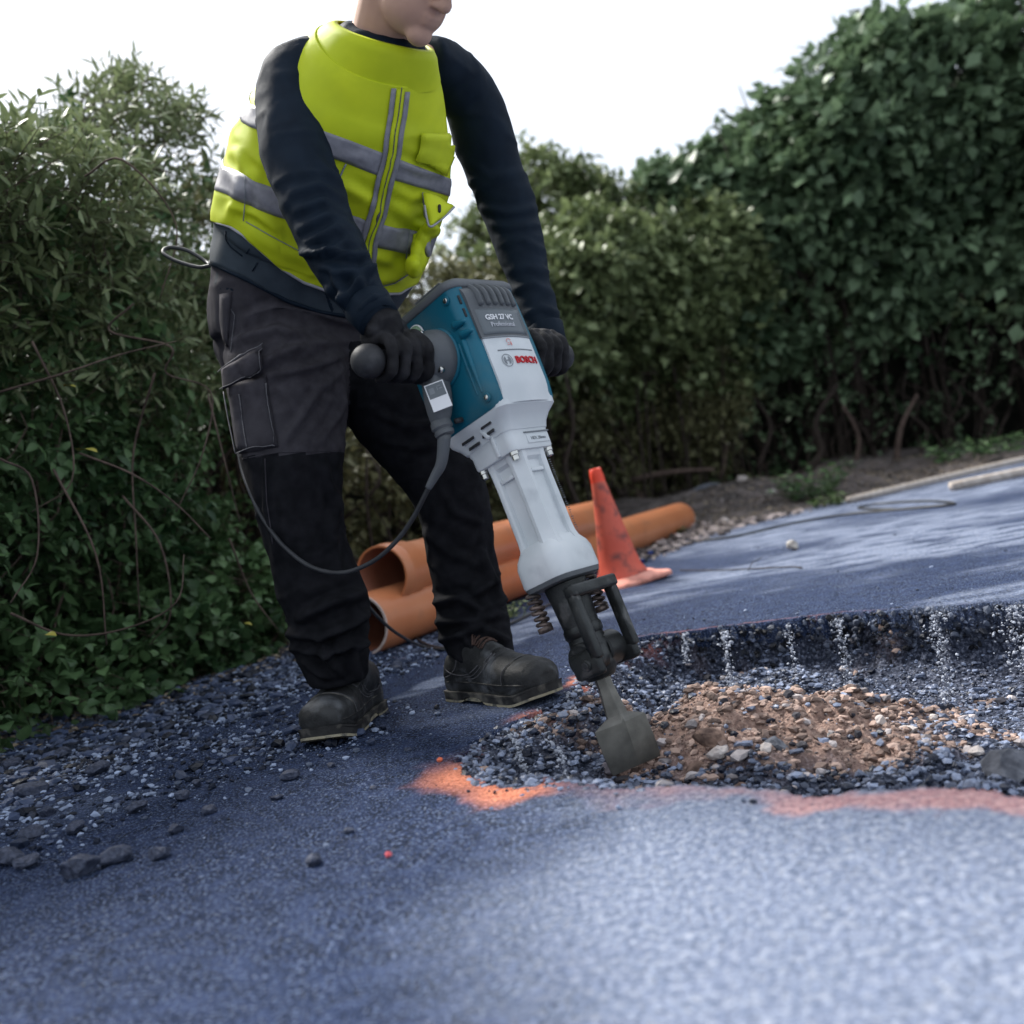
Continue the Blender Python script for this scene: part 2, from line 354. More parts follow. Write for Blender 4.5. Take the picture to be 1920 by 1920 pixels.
chalk = sum(np.exp(-((x-G(a_, b_)[0]-.03*(y-G(a_, b_)[1]))/w_)**2)*np.exp(-((y-G(a_, b_)[1])/.09)**2) for a_, b_, w_ in ((1357, 1195, .009), (1285, 1200, .008), (1478, 1180, .008), (1575, 1178, .012), (1752, 1165, .016), (1890, 1150, .03)))*sst(-.6, .5, fbm(p2, 60, 2)+.4)
q1 = fbm(p2*np.array([.9, 2.6]), 1.1, 4); q2 = fbm(p2, 3.2, 4)
pale = sst(-.15, .75, q1+.25*q2+1.1*sst(.2, 1.6, x)-.6*sst(6.5, 9, y)-.25)*sst(1.5, 2.6, y)*.9
pale = np.maximum(pale, .9*sst(-.22, .08, x+.05*q2)*sst(1.50, 1.30, y+.04*q2)*sst(-1.1, .6, q2+.7))
# chalky strip running past the boots
def strip(ax, ay, bx, by, w): 
    a = np.array([ax, ay]); b = np.array([bx, by]); d, t = segdist(x, y, [a, b]); return sst(w, w*.35, d+.035*fbm(p2, 8, 3))
ga, gb = G(760, 1305)[:2], G(1040, 1165)[:2]
pale = np.maximum(pale, .85*strip(*ga, *gb, .055))
road = part('road', np.c_[x, y, z], F, None, None, True, kind='structure', attrs=dict(paint=paint, pale=pale, broken=sst(-.004, .02, sd_), chalk=chalk*sst(-.01, .0, sd_), far=sst(1.9, 2.6, y)))
def ramp(n, src, stops):
    r = n.nodes.new('ShaderNodeValToRGB'); e = r.color_ramp.elements
    while len(e) < len(stops): e.new(.5)
    for q, (pp, c) in zip(e, stops): q.position = pp; q.color = (*c, 1)
    n.links.new(src, r.inputs[0]); return r.outputs[0]
def mixc(n, fac, a, b):
    x_ = n.nodes.new('ShaderNodeMix'); x_.data_type = 'RGBA'; n.links.new(fac, x_.inputs[0]) if not isinstance(fac, float) else x_.inputs[0].__setattr__('default_value', fac)
    for v_, i_ in ((a, 6), (b, 7)):
        if isinstance(v_, tuple): x_.inputs[i_].default_value = (*v_, 1)
        else: n.links.new(v_, x_.inputs[i_])
    return x_.outputs[2]
def noise(n, vec, sc, det=4, kind='ShaderNodeTexNoise', out='Fac'):
    t = n.nodes.new(kind); t.inputs['Scale'].default_value = sc
    if 'Detail' in t.inputs: t.inputs['Detail'].default_value = det
    n.links.new(vec, t.inputs['Vector']); return t.outputs[out]
def att(n, k): a = n.nodes.new('ShaderNodeAttribute'); a.attribute_name = k; return a.outputs['Fac']
def math_(n, op, a, b, clamp=False):
    t = n.nodes.new('ShaderNodeMath'); t.operation = op; t.use_clamp = clamp
    for v_, i_ in ((a, 0), (b, 1)):
        if isinstance(v_, (int, float)): t.inputs[i_].default_value = v_
        else: n.links.new(v_, t.inputs[i_])
    return t.outputs[0]
M = bpy.data.materials.new('asphalt'); M.use_nodes = True; n = M.node_tree; B = n.nodes['Principled BSDF']
co = n.nodes.new('ShaderNodeTexCoord').outputs['Object']
agg = noise(n, co, 210, 3); agg2 = noise(n, co, 95, 6); big = noise(n, co, 2.2, 6); vor = noise(n, co, 150, kind='ShaderNodeTexVoronoi', out='Distance')
base = ramp(n, agg, [(.34, (.002, .004, .011)), (.48, (.007, .015, .040)), (.57, (.028, .052, .130)), (.70, (.24, .30, .44))])
base = mixc(n, math_(n, 'MULTIPLY', big, .6), base, (.006, .011, .028))
mid = noise(n, co, 24, 5); base = mixc(n, math_(n, 'MULTIPLY', ramp(n, mid, [(.42, (0, 0, 0)), (.68, (1, 1, 1))]), .5), base, (.040, .062, .140))
spk = ramp(n, noise(n, co, 330, 1), [(.66, (0, 0, 0)), (.74, (1, 1, 1))])
base = mixc(n, math_(n, 'MULTIPLY', spk, .55), base, (.38, .42, .5))
pal = ramp(n, agg2, [(.28, (.085, .12, .20)), (.5, (.24, .29, .40)), (.72, (.50, .54, .62))])
pal = mixc(n, math_(n, 'MULTIPLY', mid, .55), pal, (.24, .27, .36))
pf = math_(n, 'MULTIPLY', att(n, 'pale'), math_(n, 'MULTIPLY', math_(n, 'ADD', math_(n, 'MULTIPLY', agg, 1.3), .12), math_(n, 'SUBTRACT', 1.0, math_(n, 'MULTIPLY', att(n, 'far'), ramp(n, noise(n, n.nodes.new('ShaderNodeMapping').outputs[0], 1, 8), [(.40, (.85, .85, .85)), (.52, (0, 0, 0))])))), True)
for mp_ in n.nodes:
    if mp_.type == 'MAPPING': mp_.inputs['Scale'].default_value = (5, 13, 5); n.links.new(co, mp_.inputs['Vector'])
c = mixc(n, pf, base, pal)
org = ramp(n, agg2, [(.3, (.52, .16, .09)), (.6, (.80, .30, .18))])
of = math_(n, 'MULTIPLY', att(n, 'paint'), math_(n, 'ADD', math_(n, 'MULTIPLY', agg, 1.6), -.05), True)
c = mixc(n, of, c, org)
brk = ramp(n, agg2, [(.38, (.004, .005, .010)), (.55, (.012, .016, .028)), (.72, (.10, .12, .17))])
c = mixc(n, att(n, 'broken'), c, brk)
c = mixc(n, att(n, 'chalk'), c, (.50, .52, .58))
n.links.new(c, B.inputs['Base Color']); B.inputs['Roughness'].default_value = .8; B.inputs['Specular IOR Level'].default_value = .12
bp = n.nodes.new('ShaderNodeBump'); bp.inputs['Strength'].default_value = .9; bp.inputs['Distance'].default_value = .004
n.links.new(math_(n, 'ADD', agg, math_(n, 'MULTIPLY', vor, .8)), bp.inputs['Height']); n.links.new(bp.outputs[0], B.inputs['Normal'])
road.data.materials.append(M)
# big soil ground far beyond and below the road
xs2 = axis(-6, 12, .5, -300, 300, 1.3); ys2 = axis(0, 16, .5, -60, 500, 1.3); gx, gy, gF = gridmesh(xs2, ys2)
M_SOIL = mat('verge soil', (.035, .03, .028), (.12, .10, .095), .9, 6, .8, 60, dirt=(.20, .18, .175), dscale=30, dthr=(.55, .7))
part('ground', np.c_[gx, gy, np.full(gx.shape, -.35)], gF, M_SOIL, None, kind='structure')
# verge
VERGE = [(-2.6,-6),(-2.05,1.5),(-1.62,2.45),(-1.22,3.1),(-.98,3.75),(-.55,4.2),(.1,4.6),(.62,4.95),(1.0,5.6),(1.5,6.2),(2.3,6.75),(4.1,7.75),(7,9.4),(14,13),(60,30),(60,90),(-40,90),(-40,-6)]
VG = np.array(VERGE, dtype=float)
xs3 = axis(-2.6, 2.6, .04, -38, 58, 1.15); ys3 = axis(1.4, 8.0, .04, -6, 88, 1.15); vx, vy, vF = gridmesh(xs3, ys3)
def verge_z(x, y):
    q = np.c_[x, y]; d = polysd(x, y, VG)+.10*fbm(q, 2.5, 3); ins = sst(-.04, .10, d)
    return -.42+ins*(.428)+sst(.1, 1.3, d)*(.14+.10*fbm(q, 1.2, 3))+ins*.012*fbm(q, 14, 3)
vz = verge_z(vx, vy)
part('verge', np.c_[vx, vy, vz], vF, M_SOIL, None, kind='structure')
# pit floor
def pit_z(x, y):
    q = np.c_[x, y]; d = rimsd(x, y); W_ = edge_soft(x, y)
    z = -.006-.112*sst(-.02, W_*1.4, d)
    c = G(1420, 1350, -.06); mound = np.exp(-(((x-c[0])/.27)**2+((y-c[1])/.22)**2)**1.2)
    z = z+mound*.085*sst(0, .1, d)
    c2 = G(1330, 1330, -.05); z = z+.022*np.exp(-(((x-c2[0])/.11)**2+((y-c2[1])/.11)**2))
    z = z+sst(0, .08, d)*(.018*fbm(q, 10, 4)+.010*fbm(q, 40, 3))*(1-.7*sst(.62, .85, x))
    z = z-.04*sst(.55, .9, x)*sst(0, .1, d)
    return z, d, mound
px_, py_, pF = gridmesh(np.arange(-.32, 2.3, .0075), np.arange(.70, 3.15, .0075))
pz, pd, pm = pit_z(px_, py_)
keep = (pd > -.06)[pF].any(1); used = np.unique(pF[keep]); mp = np.zeros(len(px_), int)-1; mp[used] = np.arange(len(used))
soilf = sst(.10, .55, pm+.25*fbm(np.c_[px_, py_], 8, 3))
pit = part('pit_floor', np.c_[px_, py_, pz][used], mp[pF[keep]], None, None, kind='structure', attrs=dict(soil=soilf[used], paint=(sst(-.06, .0, -pd)*sst(.5, .1, px_)*sst(-.2, .6, fbm(np.c_[px_, py_], 14, 3)))[used]))
M = bpy.data.materials.new('pit earth'); M.use_nodes = True; n = M.node_tree; B = n.nodes['Principled BSDF']
co = n.nodes.new('ShaderNodeTexCoord').outputs['Object']; a1 = noise(n, co, 130, 5); a2 = noise(n, co, 30, 5)
dk = ramp(n, a1, [(.35, (.012, .016, .028)), (.52, (.04, .048, .075)), (.68, (.16, .175, .23))])
so = ramp(n, a1, [(.33, (.07, .042, .034)), (.5, (.27, .165, .125)), (.68, (.48, .34, .27))])
so = mixc(n, a2, so, (.30, .21, .18))
c = mixc(n, att(n, 'soil'), dk, so); c = mixc(n, math_(n, 'MULTIPLY', att(n, 'paint'), .6), c, (.6, .17, .09))
n.links.new(c, B.inputs['Base Color']); B.inputs['Roughness'].default_value = .8; B.inputs['Specular IOR Level'].default_value = .15
bp = n.nodes.new('ShaderNodeBump'); bp.inputs['Strength'].default_value = 1; bp.inputs['Distance'].default_value = .008; n.links.new(a1, bp.inputs['Height']); n.links.new(bp.outputs[0], B.inputs['Normal'])
pit.data.materials.append(M)
# --- loose stuff on and in the ground
def stones(name, n, sampler, smin, smax, material, flat=.7, power=2.5, smooth=False, lift=.3):
    X, Y, Z = sampler(n); n = len(X); s = smin+(smax-smin)*rng.uniform(0, 1, n)**power
    V, FF, val = inst(ROCKV, ROCKF, np.c_[X, Y, Z+s*lift], rot_rand(n, rng), np.c_[s*rng.uniform(.8, 1.3, n), s*rng.uniform(.8, 1.3, n), s*flat])
    return part(name, V, FF, material, None, smooth, kind='stuff', attrs=dict(rnd=val))
M_RUB = mat('asphalt rubble', (.006, .010, .024), (.26, .31, .44), .38, 60, .5, 300, attr='rnd', contrast=(.3, 1.12), spec=.3)
M_CLOD = mat('earth clods', (.035, .023, .021), (.50, .36, .30), .85, 60, .8, 200, attr='rnd', contrast=(.1, 1.0))
M_GRAV = mat('loose gravel', (.006, .011, .026), (.36, .44, .62), .5, 60, .5, 300, attr='rnd', spec=.2, contrast=(.42, 1.3))
def pit_sampler(cond):
    def f(n):
        X = rng.uniform(-.3, 1.9, n*3); Y = rng.uniform(.9, 2.9, n*3); Z, d, mo = pit_z(X, Y)
        k = cond(X, Y, d, mo) & (d > -.015); return X[k][:n], Y[k][:n], Z[k][:n]
    return f
sf = lambda X, Y, mo: mo+.25*fbm(np.c_[X, Y], 8, 3)
stones('asphalt_rubble', 32000, pit_sampler(lambda X, Y, d, mo: (sf(X, Y, mo) < .33) & ((X < .62) | (rng.uniform(0, 1, len(X)) < .22))), .0016, .0105, M_RUB, power=3)
stones('fine_grit', 16000, pit_sampler(lambda X, Y, d, mo: (X > .5) & (sf(X, Y, mo) < .4)), .0015, .005, M_RUB)
stones('dark_rubble', 2600, pit_sampler(lambda X, Y, d, mo: (sf(X, Y, mo) > .1) & (X > .02)), .002, .013, M_RUB, power=3)
stones('mixed_rubble', 1100, pit_sampler(lambda X, Y, d, mo: (sf(X, Y, mo) > .1) & (X > .05)), .003, .017, mat('mixed rubble', (.025, .025, .035), (.42, .38, .38), .75, 60, .8, 200, attr='rnd'), power=3)
stones('earth_clods', 34000, pit_sampler(lambda X, Y, d, mo: sf(X, Y, mo) > .2), .0012, .012, M_CLOD, power=5.5, lift=.2)
def road_sampler(fn, q=6):
    def f(n):
        X = rng.uniform(-2.2, 2.2 if q == 6 else -.2, n*q); Y = rng.uniform(.85, 6.5 if q == 6 else 4.2, n*q); w = fn(X, Y)
        k = (rng.uniform(0, 1, len(X)) < w) & (rimsd(X, Y) < -.01); X, Y = X[k][:n], Y[k][:n]
        return X, Y, np.maximum(np.zeros(len(X)), verge_z(X, Y))
    return f
VD = lambda X, Y: polysd(X, Y, VG)
leftg = lambda X, Y: np.clip(sst(-1.5, -.45, VD(X, Y)+.28*fbm(np.c_[X, Y], 2.4, 4)-.25*sst(1.9, 2.6, Y)), 0, 1)**1.3*sst(4.2, 2.6, Y)*(X < -.2)*sst(.35, .05, VD(X, Y))
stones('loose_gravel', 46000, road_sampler(lambda X, Y: leftg(X, Y), 14), .0016, .0095, M_GRAV, power=3.6)
stones('asphalt_crumbs', 3000, road_sampler(lambda X, Y: leftg(X, Y)**1.5, 10), .007, .024, mat('dark asphalt crumbs', (.004, .007, .016), (.05, .07, .13), .45, 60, .8, 200, attr='rnd'), power=2.2, flat=.6)
stones('scattered_grit', 5000, road_sampler(lambda X, Y: .035+.5*np.exp(-np.maximum(-rimsd(X, Y), 0)/.07)), .0012, .006, M_GRAV, power=2.5)
stones('verge_gravel', 5000, road_sampler(lambda X, Y: sst(-.1, .1, VD(X, Y))*(Y > 4.2)*(X > .3)), .004, .03, mat('verge gravel', (.06, .05, .05), (.36, .31, .30), .9, 40, .5, 100, attr='rnd'), power=3)
def bigrock(name, c, s, material, label, cat, group=None, seed=0, M3=None):
    bm = bmesh.new(); bmesh.ops.create_icosphere(bm, subdivisions=3, radius=1)
    V = np.array([v.co[:] for v in bm.verts]); F_ = [tuple(v.index for v in f.verts) for f in bm.faces]; bm.free()
    r = np.random.default_rng(seed); 
    for k in range(7):
        d = nrm(r.normal(size=3)); h = r.uniform(.45, .85); q = V@d; V = V-np.maximum(q-h, 0)[:, None]*d*.95
    V = V*(1+.09*fbm(V+seed*3.1, 2.6, 3)+.05*fbm(V+seed, 8, 2))[:, None]*np.asarray(s)
    a = r.uniform(0, 6.3); R3 = np.array([[math.cos(a), -math.sin(a), 0], [math.sin(a), math.cos(a), 0], [0, 0, 1]]); V = V@R3.T
    V[:, 2] += -V[:, 2].min()*.8
    o = part(name, V, F_, material, None, False); o.location = c; o['label'] = label; o['category'] = cat
    if group: o['group'] = group
    return o
k = 0
for (X, Y, s) in [(545,1462,.020),(190,1450,.03),(60,1490,.034),(395,1525,.016),(370,1475,.014),(115,1418,.024),(260,1520,.02),(220,1615,.026),(60,1570,.024),(145,1560,.02),(330,1560,.016),(620,1440,.010),(590,1618,.016),(655,1560,.009),(300,1608,.018),(20,1440,.03),(745,1250,.02),(705,1262,.012),(765,1408,.008),(480,1410,.012),(15,1620,.03),(420,1395,.012),(150,1640,.03),(520,1500,.012),(700,1480,.008),(340,1500,.018),(90,1530,.02),(50,1625,.022)]:
    k += 1; g = G(X, Y); bigrock('asphalt_chunk', (g[0], g[1], 0), (s, s*.8, s*.55), M_CHUNK, {1: 'dark angular asphalt chunk alone to the right of the gravel, before the near boot', 3: 'big dark asphalt chunk at the far left edge of the gravel', 13: 'asphalt chunk nearest the bottom centre of the strewn gravel', 17: 'small black asphalt chunk beside the drain pipe end', 18: 'tiny black asphalt chunk between the two boots, near the pipe'}.get(k, 'dark broken asphalt chunk lying among the gravel in front of the leafy verge'), 'asphalt chunk', 'loose asphalt chunks on the left of the road', k)
M_PALEROCK = mat('pale rubble stone', (.38, .33, .31), (.60, .55, .52), .8, 30, .5, 150)
for i, (X, Y, s, mm, lb) in enumerate([(1345,1412,.022,M_PALEROCK,'pale whitish stone low at the front of the brown earth heap'),(1436,1414,.016,M_PALEROCK,'small pale stone beside the dark flat slab on the earth heap'),(1702,1358,.020,M_PALEROCK,'off-white stone on the dark grit right of the earth heap'),(1320,1400,.0,None,''),(1890,1425,.050,M_SLAB,'large blue-grey rock at the right end of the pit'),(1655,1372,.014,M_PALEROCK,'light pinkish stone left of the off-white stone in the pit'),(1660,1315,.02,M_SLAB,'dark lump sitting at the back slope of the earth heap'),(1455,1392,.028,M_SLAB,'flat dark slab piece embedded in the front of the earth heap'),(1745,1328,.011,M_PALEROCK,'small round pale stone on the dark grit at the right of the pit'),(1830,1400,.014,M_PALEROCK,'small pale stone just left of the large blue-grey rock'),(1140,1448,.02,mat('violet grey stone',(.17,.15,.17),(.3,.27,.3),.8,30,.5,150),'violet grey stone in the pit below the chisel blade'),(1490,1285,.024,mat('brown slab',(.15,.11,.09),(.25,.19,.16),.9,30,.5,150),'brown slab of earth near the top of the heap'),(1870,1455,.018,M_PALEROCK,'pale stone right at the front rim of the pit on the right'),(995,1448,.012,mat('pink stone',(.38,.25,.24),(.48,.34,.33),.8,30,.5,150),'pinkish stone in the dark rubble near the left tip of the pit')]):
    if s == 0: continue
    g = G(X, Y, -.06); zz = pit_z(np.array([g[0]]), np.array([g[1]]))[0][0]; g = G(X, Y, float(zz)+s*.4); zz = pit_z(np.array([g[0]]), np.array([g[1]]))[0][0]
    bigrock('stone', (g[0], g[1], zz-s*.12), (s, s*.85, s*.6), mm, lb, 'stone', None, 60+i)
for i_, (a_, b_, s_) in enumerate(((1300, 1405, .022), (1330, 1392, .030), (1375, 1420, .018))):
    g = G(a_, b_, -.05); bigrock('earth_lump', (g[0], g[1], float(pit_z(np.array([g[0]]), np.array([g[1]]))[0][0])-.008), (s_, s_*.75, s_*.7), mat('brown earth lump', (.07, .045, .038), (.30, .20, .155), .95, 40, 1., 120), ['small brown earth lump just right of the chisel blade', 'biggest brown earth lump in front of the heap, right of the chisel', 'brown earth lump at the front foot of the heap'][i_], 'earth lump', None, 91+i_)
# crushed pale streaks left by the chisel
def streak(name, a_, b_, w_, n_, zt, zb):
    p0, p1 = G(*a_)[:2], G(*b_)[:2]; n_ = int(n_*rng.uniform(.35, .75)); t_ = rng.uniform(0, 1, n_)**1.3; q_ = p0+(p1-p0)*t_[:, None]+rng.normal(0, w_, (n_, 2))*rng.uniform(.3, 1.5, (n_, 1)); zz = np.maximum(pit_z(q_[:, 0], q_[:, 1])[0], zt+(zb-zt)*t_)
    V, FF, vv = inst(ROCKV, ROCKF, np.c_[q_, zz+.003], rot_rand(n_, rng), (.0014+.004*rng.uniform(0, 1, n_)**3)[:, None]); part(name, V, FF, M_CRUSH, None, False, kind='stuff', attrs=dict(rnd=vv))
M_CRUSH = mat('crushed pale stone', (.08, .09, .12), (.42, .45, .52), .9, 60, .5, 300, attr='rnd')
for a_, b_, w_, n_, zt, zb in (((1357, 1184), (1360, 1230), .006, 420, -.004, -.12), ((1283, 1186), (1280, 1205), .006, 200, -.004, -.06), ((1477, 1172), (1482, 1205), .006, 260, -.004, -.08), ((1570, 1160), (1578, 1205), .009, 420, -.004, -.12), ((1752, 1148), (1756, 1200), .012, 520, -.004, -.13), ((1895, 1135), (1900, 1170), .02, 520, -.004, -.10), ((1008, 1330), (1040, 1375), .006, 380, 0, -.1), ((962, 1375), (990, 1435), .006, 420, 0, -.1), ((1062, 1300), (1085, 1340), .004, 160, 0, -.1), ((1050, 1405), (1070, 1450), .004, 160, 0, -.1)): streak('crushed_stone', a_, b_, w_, n_, zt, zb)
# broken stones standing out of the cut far wall
nw = 5200; X = rng.uniform(.05, 2.2, nw*14); Y = rng.uniform(1.9, 2.85, nw*14); s_d = rimsd(X, Y); k_ = (s_d > -.004) & (s_d < .016); X = X[k_][:nw]; Y = Y[k_][:nw]; s_ = .003+.009*rng.uniform(0, 1, len(X))**2
V, FF, vv = inst(ROCKV, ROCKF, np.c_[X, Y-.004, rng.uniform(-.12, -.003, len(X))], rot_rand(len(X), rng), s_[:, None]); part('cut_wall_stones', V, FF, mat('cut wall stone', (.003, .004, .008), (.10, .12, .17), .6, 60, .6, 300, attr='rnd', contrast=(.35, 1.1)), None, False, kind='stuff', attrs=dict(rnd=vv))
g = G(1487, 1031); bigrock('stone', (g[0], g[1], 0), (.034, .024, .026), M_STONE, 'lone beige stone on the asphalt to the right of the traffic cone', 'stone', None, 33)
g = G(728, 1607); bigrock('pebble', (g[0], g[1], 0), (.0055, .005, .004), mat('pink pebble', (.6, .1, .12), None, .6), 'tiny pink pebble on the asphalt in the foreground', 'pebble', None, 35)
g = G(825, 1428); bigrock('pebble', (g[0], g[1], 0), (.006, .005, .004), mat('orange pebble', (.6, .13, .06), None, .6), 'tiny orange pebble left of the orange paint splash', 'pebble', None, 36)
# ================================================================== VEGETATION
def hedge_pt(line, s):
    L = np.asarray(line, dtype=float); d = np.r_[0, np.cumsum(np.hypot(*np.diff(L[:, :2], axis=0).T))]; t = s*d[-1]
    out = np.stack([np.interp(t, d, L[:, k]) for k in range(L.shape[1])], -1)
    e = .01*d[-1]; tx = np.interp(t+e, d, L[:, 0])-np.interp(t-e, d, L[:, 0]); ty = np.interp(t+e, d, L[:, 1])-np.interp(t-e, d, L[:, 1])
    nn = nrm(np.stack([ty, -tx], -1)); return out, nn
def basis(dirv, r):
    """rotation matrices whose Y axis is dirv, Z roughly up/outwards with jitter"""
    n = len(dirv); Y = nrm(dirv); u = nrm(np.array([0, 0, 1.])+r.normal(0, .45, (n, 3))); X = nrm(np.cross(Y, u)); Z = np.cross(X, Y)
    return np.stack([X, Y, Z], -1)
def shrub(name, line, z0, label, cat, leafV, leafF, size, nspr, per, lmat, prof, seed, nbr, thing_leaves=300, lump=.22, depth=.5, sprig=.14, droop=-.2, bark=M_BARK, brw=.008, holes=.15, group=None, hang=.5, wvals=None):
    r = np.random.default_rng(seed); ln = np.asarray(line, dtype=float)
    rt = root(name, (ln[:, 0].mean(), ln[:, 1].mean(), 0), label, cat, group)
    n = int(nspr*1.6); s = r.uniform(0, 1, n); a, nn = hedge_pt(ln, s); t = r.uniform(0, 1, n)**.9; z = z0+(a[:, 2]*(1+.07*fbm(np.c_[s*9, s*0], 1, 3))-z0)*t
    q = np.c_[a[:, 0], a[:, 1], z]; lum = fbm(q, 1.5/max(lump, .05)*.35, 3)
    off = prof(t)+lump*lum-np.abs(r.exponential(depth*.33, n)); off = off-.25*sst(.85, 1, t)
    kill = fbm(q+5, 2.2, 2) < -1+holes*2; keepm = ~(kill & (r.uniform(0, 1, n) < .85)); q = q[keepm][:nspr]; nn = nn[keepm][:nspr]; off = off[keepm][:nspr]; t = t[keepm][:nspr]
    q[:, :2] += nn*off[:, None]; n = len(q); ht = verge_z(q[:, 0], q[:, 1]); q[:, 2] = np.maximum(q[:, 2], ht+.01)
    d = nrm(np.c_[nn, np.full(n, 0.)]+r.normal(0, .7, (n, 3))+np.array([0, 0, 1.])*(droop+.8*t[:, None]))
    sl_ = sprig*r.uniform(.6, 1.4, n)
    # leaves along each sprig, opposite pairs
    P_ = []; D_ = []; Z_ = []; val = []
    base_v = np.clip(.45+.30*fbm(q, 1.1, 3)+.12*(t-.5)+r.normal(0, .14, n), 0, 1)
    side = nrm(np.cross(d, r.normal(size=(n, 3))))
    for k in range(per):
        f = (k//2+.5)/(per/2); pos = q+d*(sl_*f)[:, None]+np.array([0, 0, -1.])*(sl_*f*f*hang*.5)[:, None]
        sg = 1 if k % 2 else -1; rot = r.uniform(-.9, .9, n)
        sd2 = nrm(side*np.cos(rot*1.2+k//2*1.3)[:, None]+np.cross(d, side)*np.sin(rot*1.2+k//2*1.3)[:, None])*sg
        P_.append(pos); D_.append(nrm(sd2+d*.7+r.normal(0, .25, (n, 3)))); val.append(np.clip(base_v+r.normal(0, .14, n), 0, 1))
    P_ = np.vstack(P_); D_ = np.vstack(D_); val = np.hstack(val); N = len(P_); Rm = basis(D_, r); s_ = size*r.uniform(.6, 1.25, N)
    # nearest / largest leaves stand as single parts
    X, Yp, Dp = proj(P_); vis = (X > 0) & (X < 1920) & (Yp > 281) & (Yp < 1640); score = np.where(vis, Dp-.5*s_/size+ (0 if wvals is None else 0), 99)
    ix = np.argsort(score)[:thing_leaves] if thing_leaves else np.array([], int)
    msk = np.ones(N, bool); msk[ix] = False
    V, FF, vv = inst([leafV], leafF, P_[msk], Rm[msk], s_[msk][:, None], val[msk])
    part('foliage', V, FF, lmat, rt, True, kind='stuff', attrs=dict(rnd=vv))
    if thing_leaves:
        mds = [mesh_data('leaf', leafV, leafF, lmat, True, dict(rnd=np.full(len(leafV), q_))) for q_ in (.2, .35, .5, .65, .85)]
        g0 = gloc(rt)
        for i in ix:
            o = bpy.data.objects.new('leaf', mds[min(4, int(val[i]*5))]); COL.objects.link(o); o.parent = rt
            o.location = P_[i]-g0; o.rotation_euler = Matrix(Rm[i].tolist()).to_euler(); o.scale = (s_[i],)*3
    # branches: stems rising from the ground and arching outwards, plus sprig stems
    brs = []
    for b in range(nbr):
        s0 = r.uniform(0, 1); a0, n0 = hedge_pt(ln, np.array([s0])); a0 = a0[0]; n0 = n0[0]; top = a0[2]*r.uniform(.5, 1.)
        o0 = r.uniform(-.5, .15); pts = [np.array([a0[0]+n0[0]*o0, a0[1]+n0[1]*o0, 0.])]
        pts[0][2] = float(verge_z(np.array([pts[0][0]]), np.array([pts[0][1]]))[0])-.05
        tn = np.array([-n0[1], n0[0]]); dr = r.uniform(-.5, .5)
        for k in range(1, 6):
            f = k/5; of = o0+(float(prof(np.array([f]))[0])-o0)*f+r.normal(0, .06)
            pts.append(np.array([a0[0]+n0[0]*of+tn[0]*dr*f+r.normal(0, .07), a0[1]+n0[1]*of+tn[1]*dr*f+r.normal(0, .07), z0+(top-z0)*f]))
        c_ = crs(pts, 3); brs.append(tube(c_, np.linspace(brw*r.uniform(.8, 2.), brw*.4, len(c_)), 5, False))
    if brs:
        v, f = join(brs); part('branches', v, f, bark, rt, True, kind='stuff')
    k = r.permutation(n)[:min(n, 1600)]; st = []
    T_ = []
    for i in k:
        e = q[i]+d[i]*sl_[i]+np.array([0, 0, -sl_[i]*hang*.5]); b0 = q[i]-d[i]*sl_[i]*.5+r.normal(0, .01, 3); w_ = nrm(np.cross(e-b0, [.3, .2, 1]))*.0012*max(1, size/.03); u_ = np.array([0, 0, .0016*max(1, size/.03)])
        T_ += [b0-w_, b0+w_, b0+u_, e-w_*.4, e+w_*.4, e+u_*.4]
    T_ = np.array(T_); f0 = np.array([(0, 1, 4, 3), (1, 2, 5, 4), (2, 0, 3, 5)]); FF = (f0[None]+(np.arange(len(k))*6)[:, None, None]).reshape(-1, 4)
    part('twigs', T_, FF, bark, rt, True, kind='stuff')
    return rt
HL = [(-2.25,1.5,1.5),(-1.95,2.1,1.6),(-1.68,2.75,1.70),(-1.50,3.35,1.85),(-1.36,4.1,2.3),(-1.25,4.9,2.6)]
shrub('overgrown_hedge', HL, .02, 'tall overgrown hedge of small mid green leaves and vines behind the worker at the left', 'hedge', LEAF_M, LEAFF, .052, 3300, 10, M_LF_IVY, lambda t: -.02+.10*np.sin(t*3.1)+.12*t, 1, 60, 300, .16, .40, .15, -.25, brw=.0035, holes=.40, hang=.7)
HL2 = [(-2.15,1.6,1.62),(-1.86,2.15,1.70),(-1.58,2.8,1.78),(-1.42,3.35,1.95),(-1.30,4.1,2.4),(-1.2,4.9,2.7)]
shrub('olive_shrub', HL2, 1.02, 'pale olive bush with narrow leaves spilling over the top of the left hedge', 'shrub', LEAF_N, LEAFF, .062, 1500, 12, M_LF_OLIVE, lambda t: .10+.12*t, 2, 0, 300, .16, .3, .16, .1, brw=.004, holes=.34, hang=.3)
shrub('ivy', [(-1.95,1.9,.16),(-1.52,2.55,.2),(-1.18,3.2,.26),(-1.02,3.9,.4),(-.9,4.3,.5)], .0, 'low ivy with broad round leaves creeping from the left hedge on to the road edge', 'ivy', LEAF_R, LEAFF, .042, 950, 8, M_LF_IVY, lambda t: .10-.2*t, 3, 8, 300, .12, .4, .10, -.1, brw=.002, holes=.3, hang=.4)
HM = [(-1.2,4.6,2.1),(-1.0,5.4,2.2),(-.75,6.1,2.25),(-.2,7.4,2.35),(.3,8.3,2.5),(.9,9.2,2.6),(1.6,9.9,2.2),(2.3,10.4,1.9)]
shrub('twiggy_hedge', HM, .15, 'brownish twiggy stretch of hedge behind the orange pipes', 'hedge', LS1, LSF, .07, 3800, 10, M_LF_RED, lambda t: -.15+.35*np.sin(t*2.6), 4, 110, 0, .25, .5, .22, -.1, bark=M_BARKD, brw=.008, holes=.38, hang=.5)
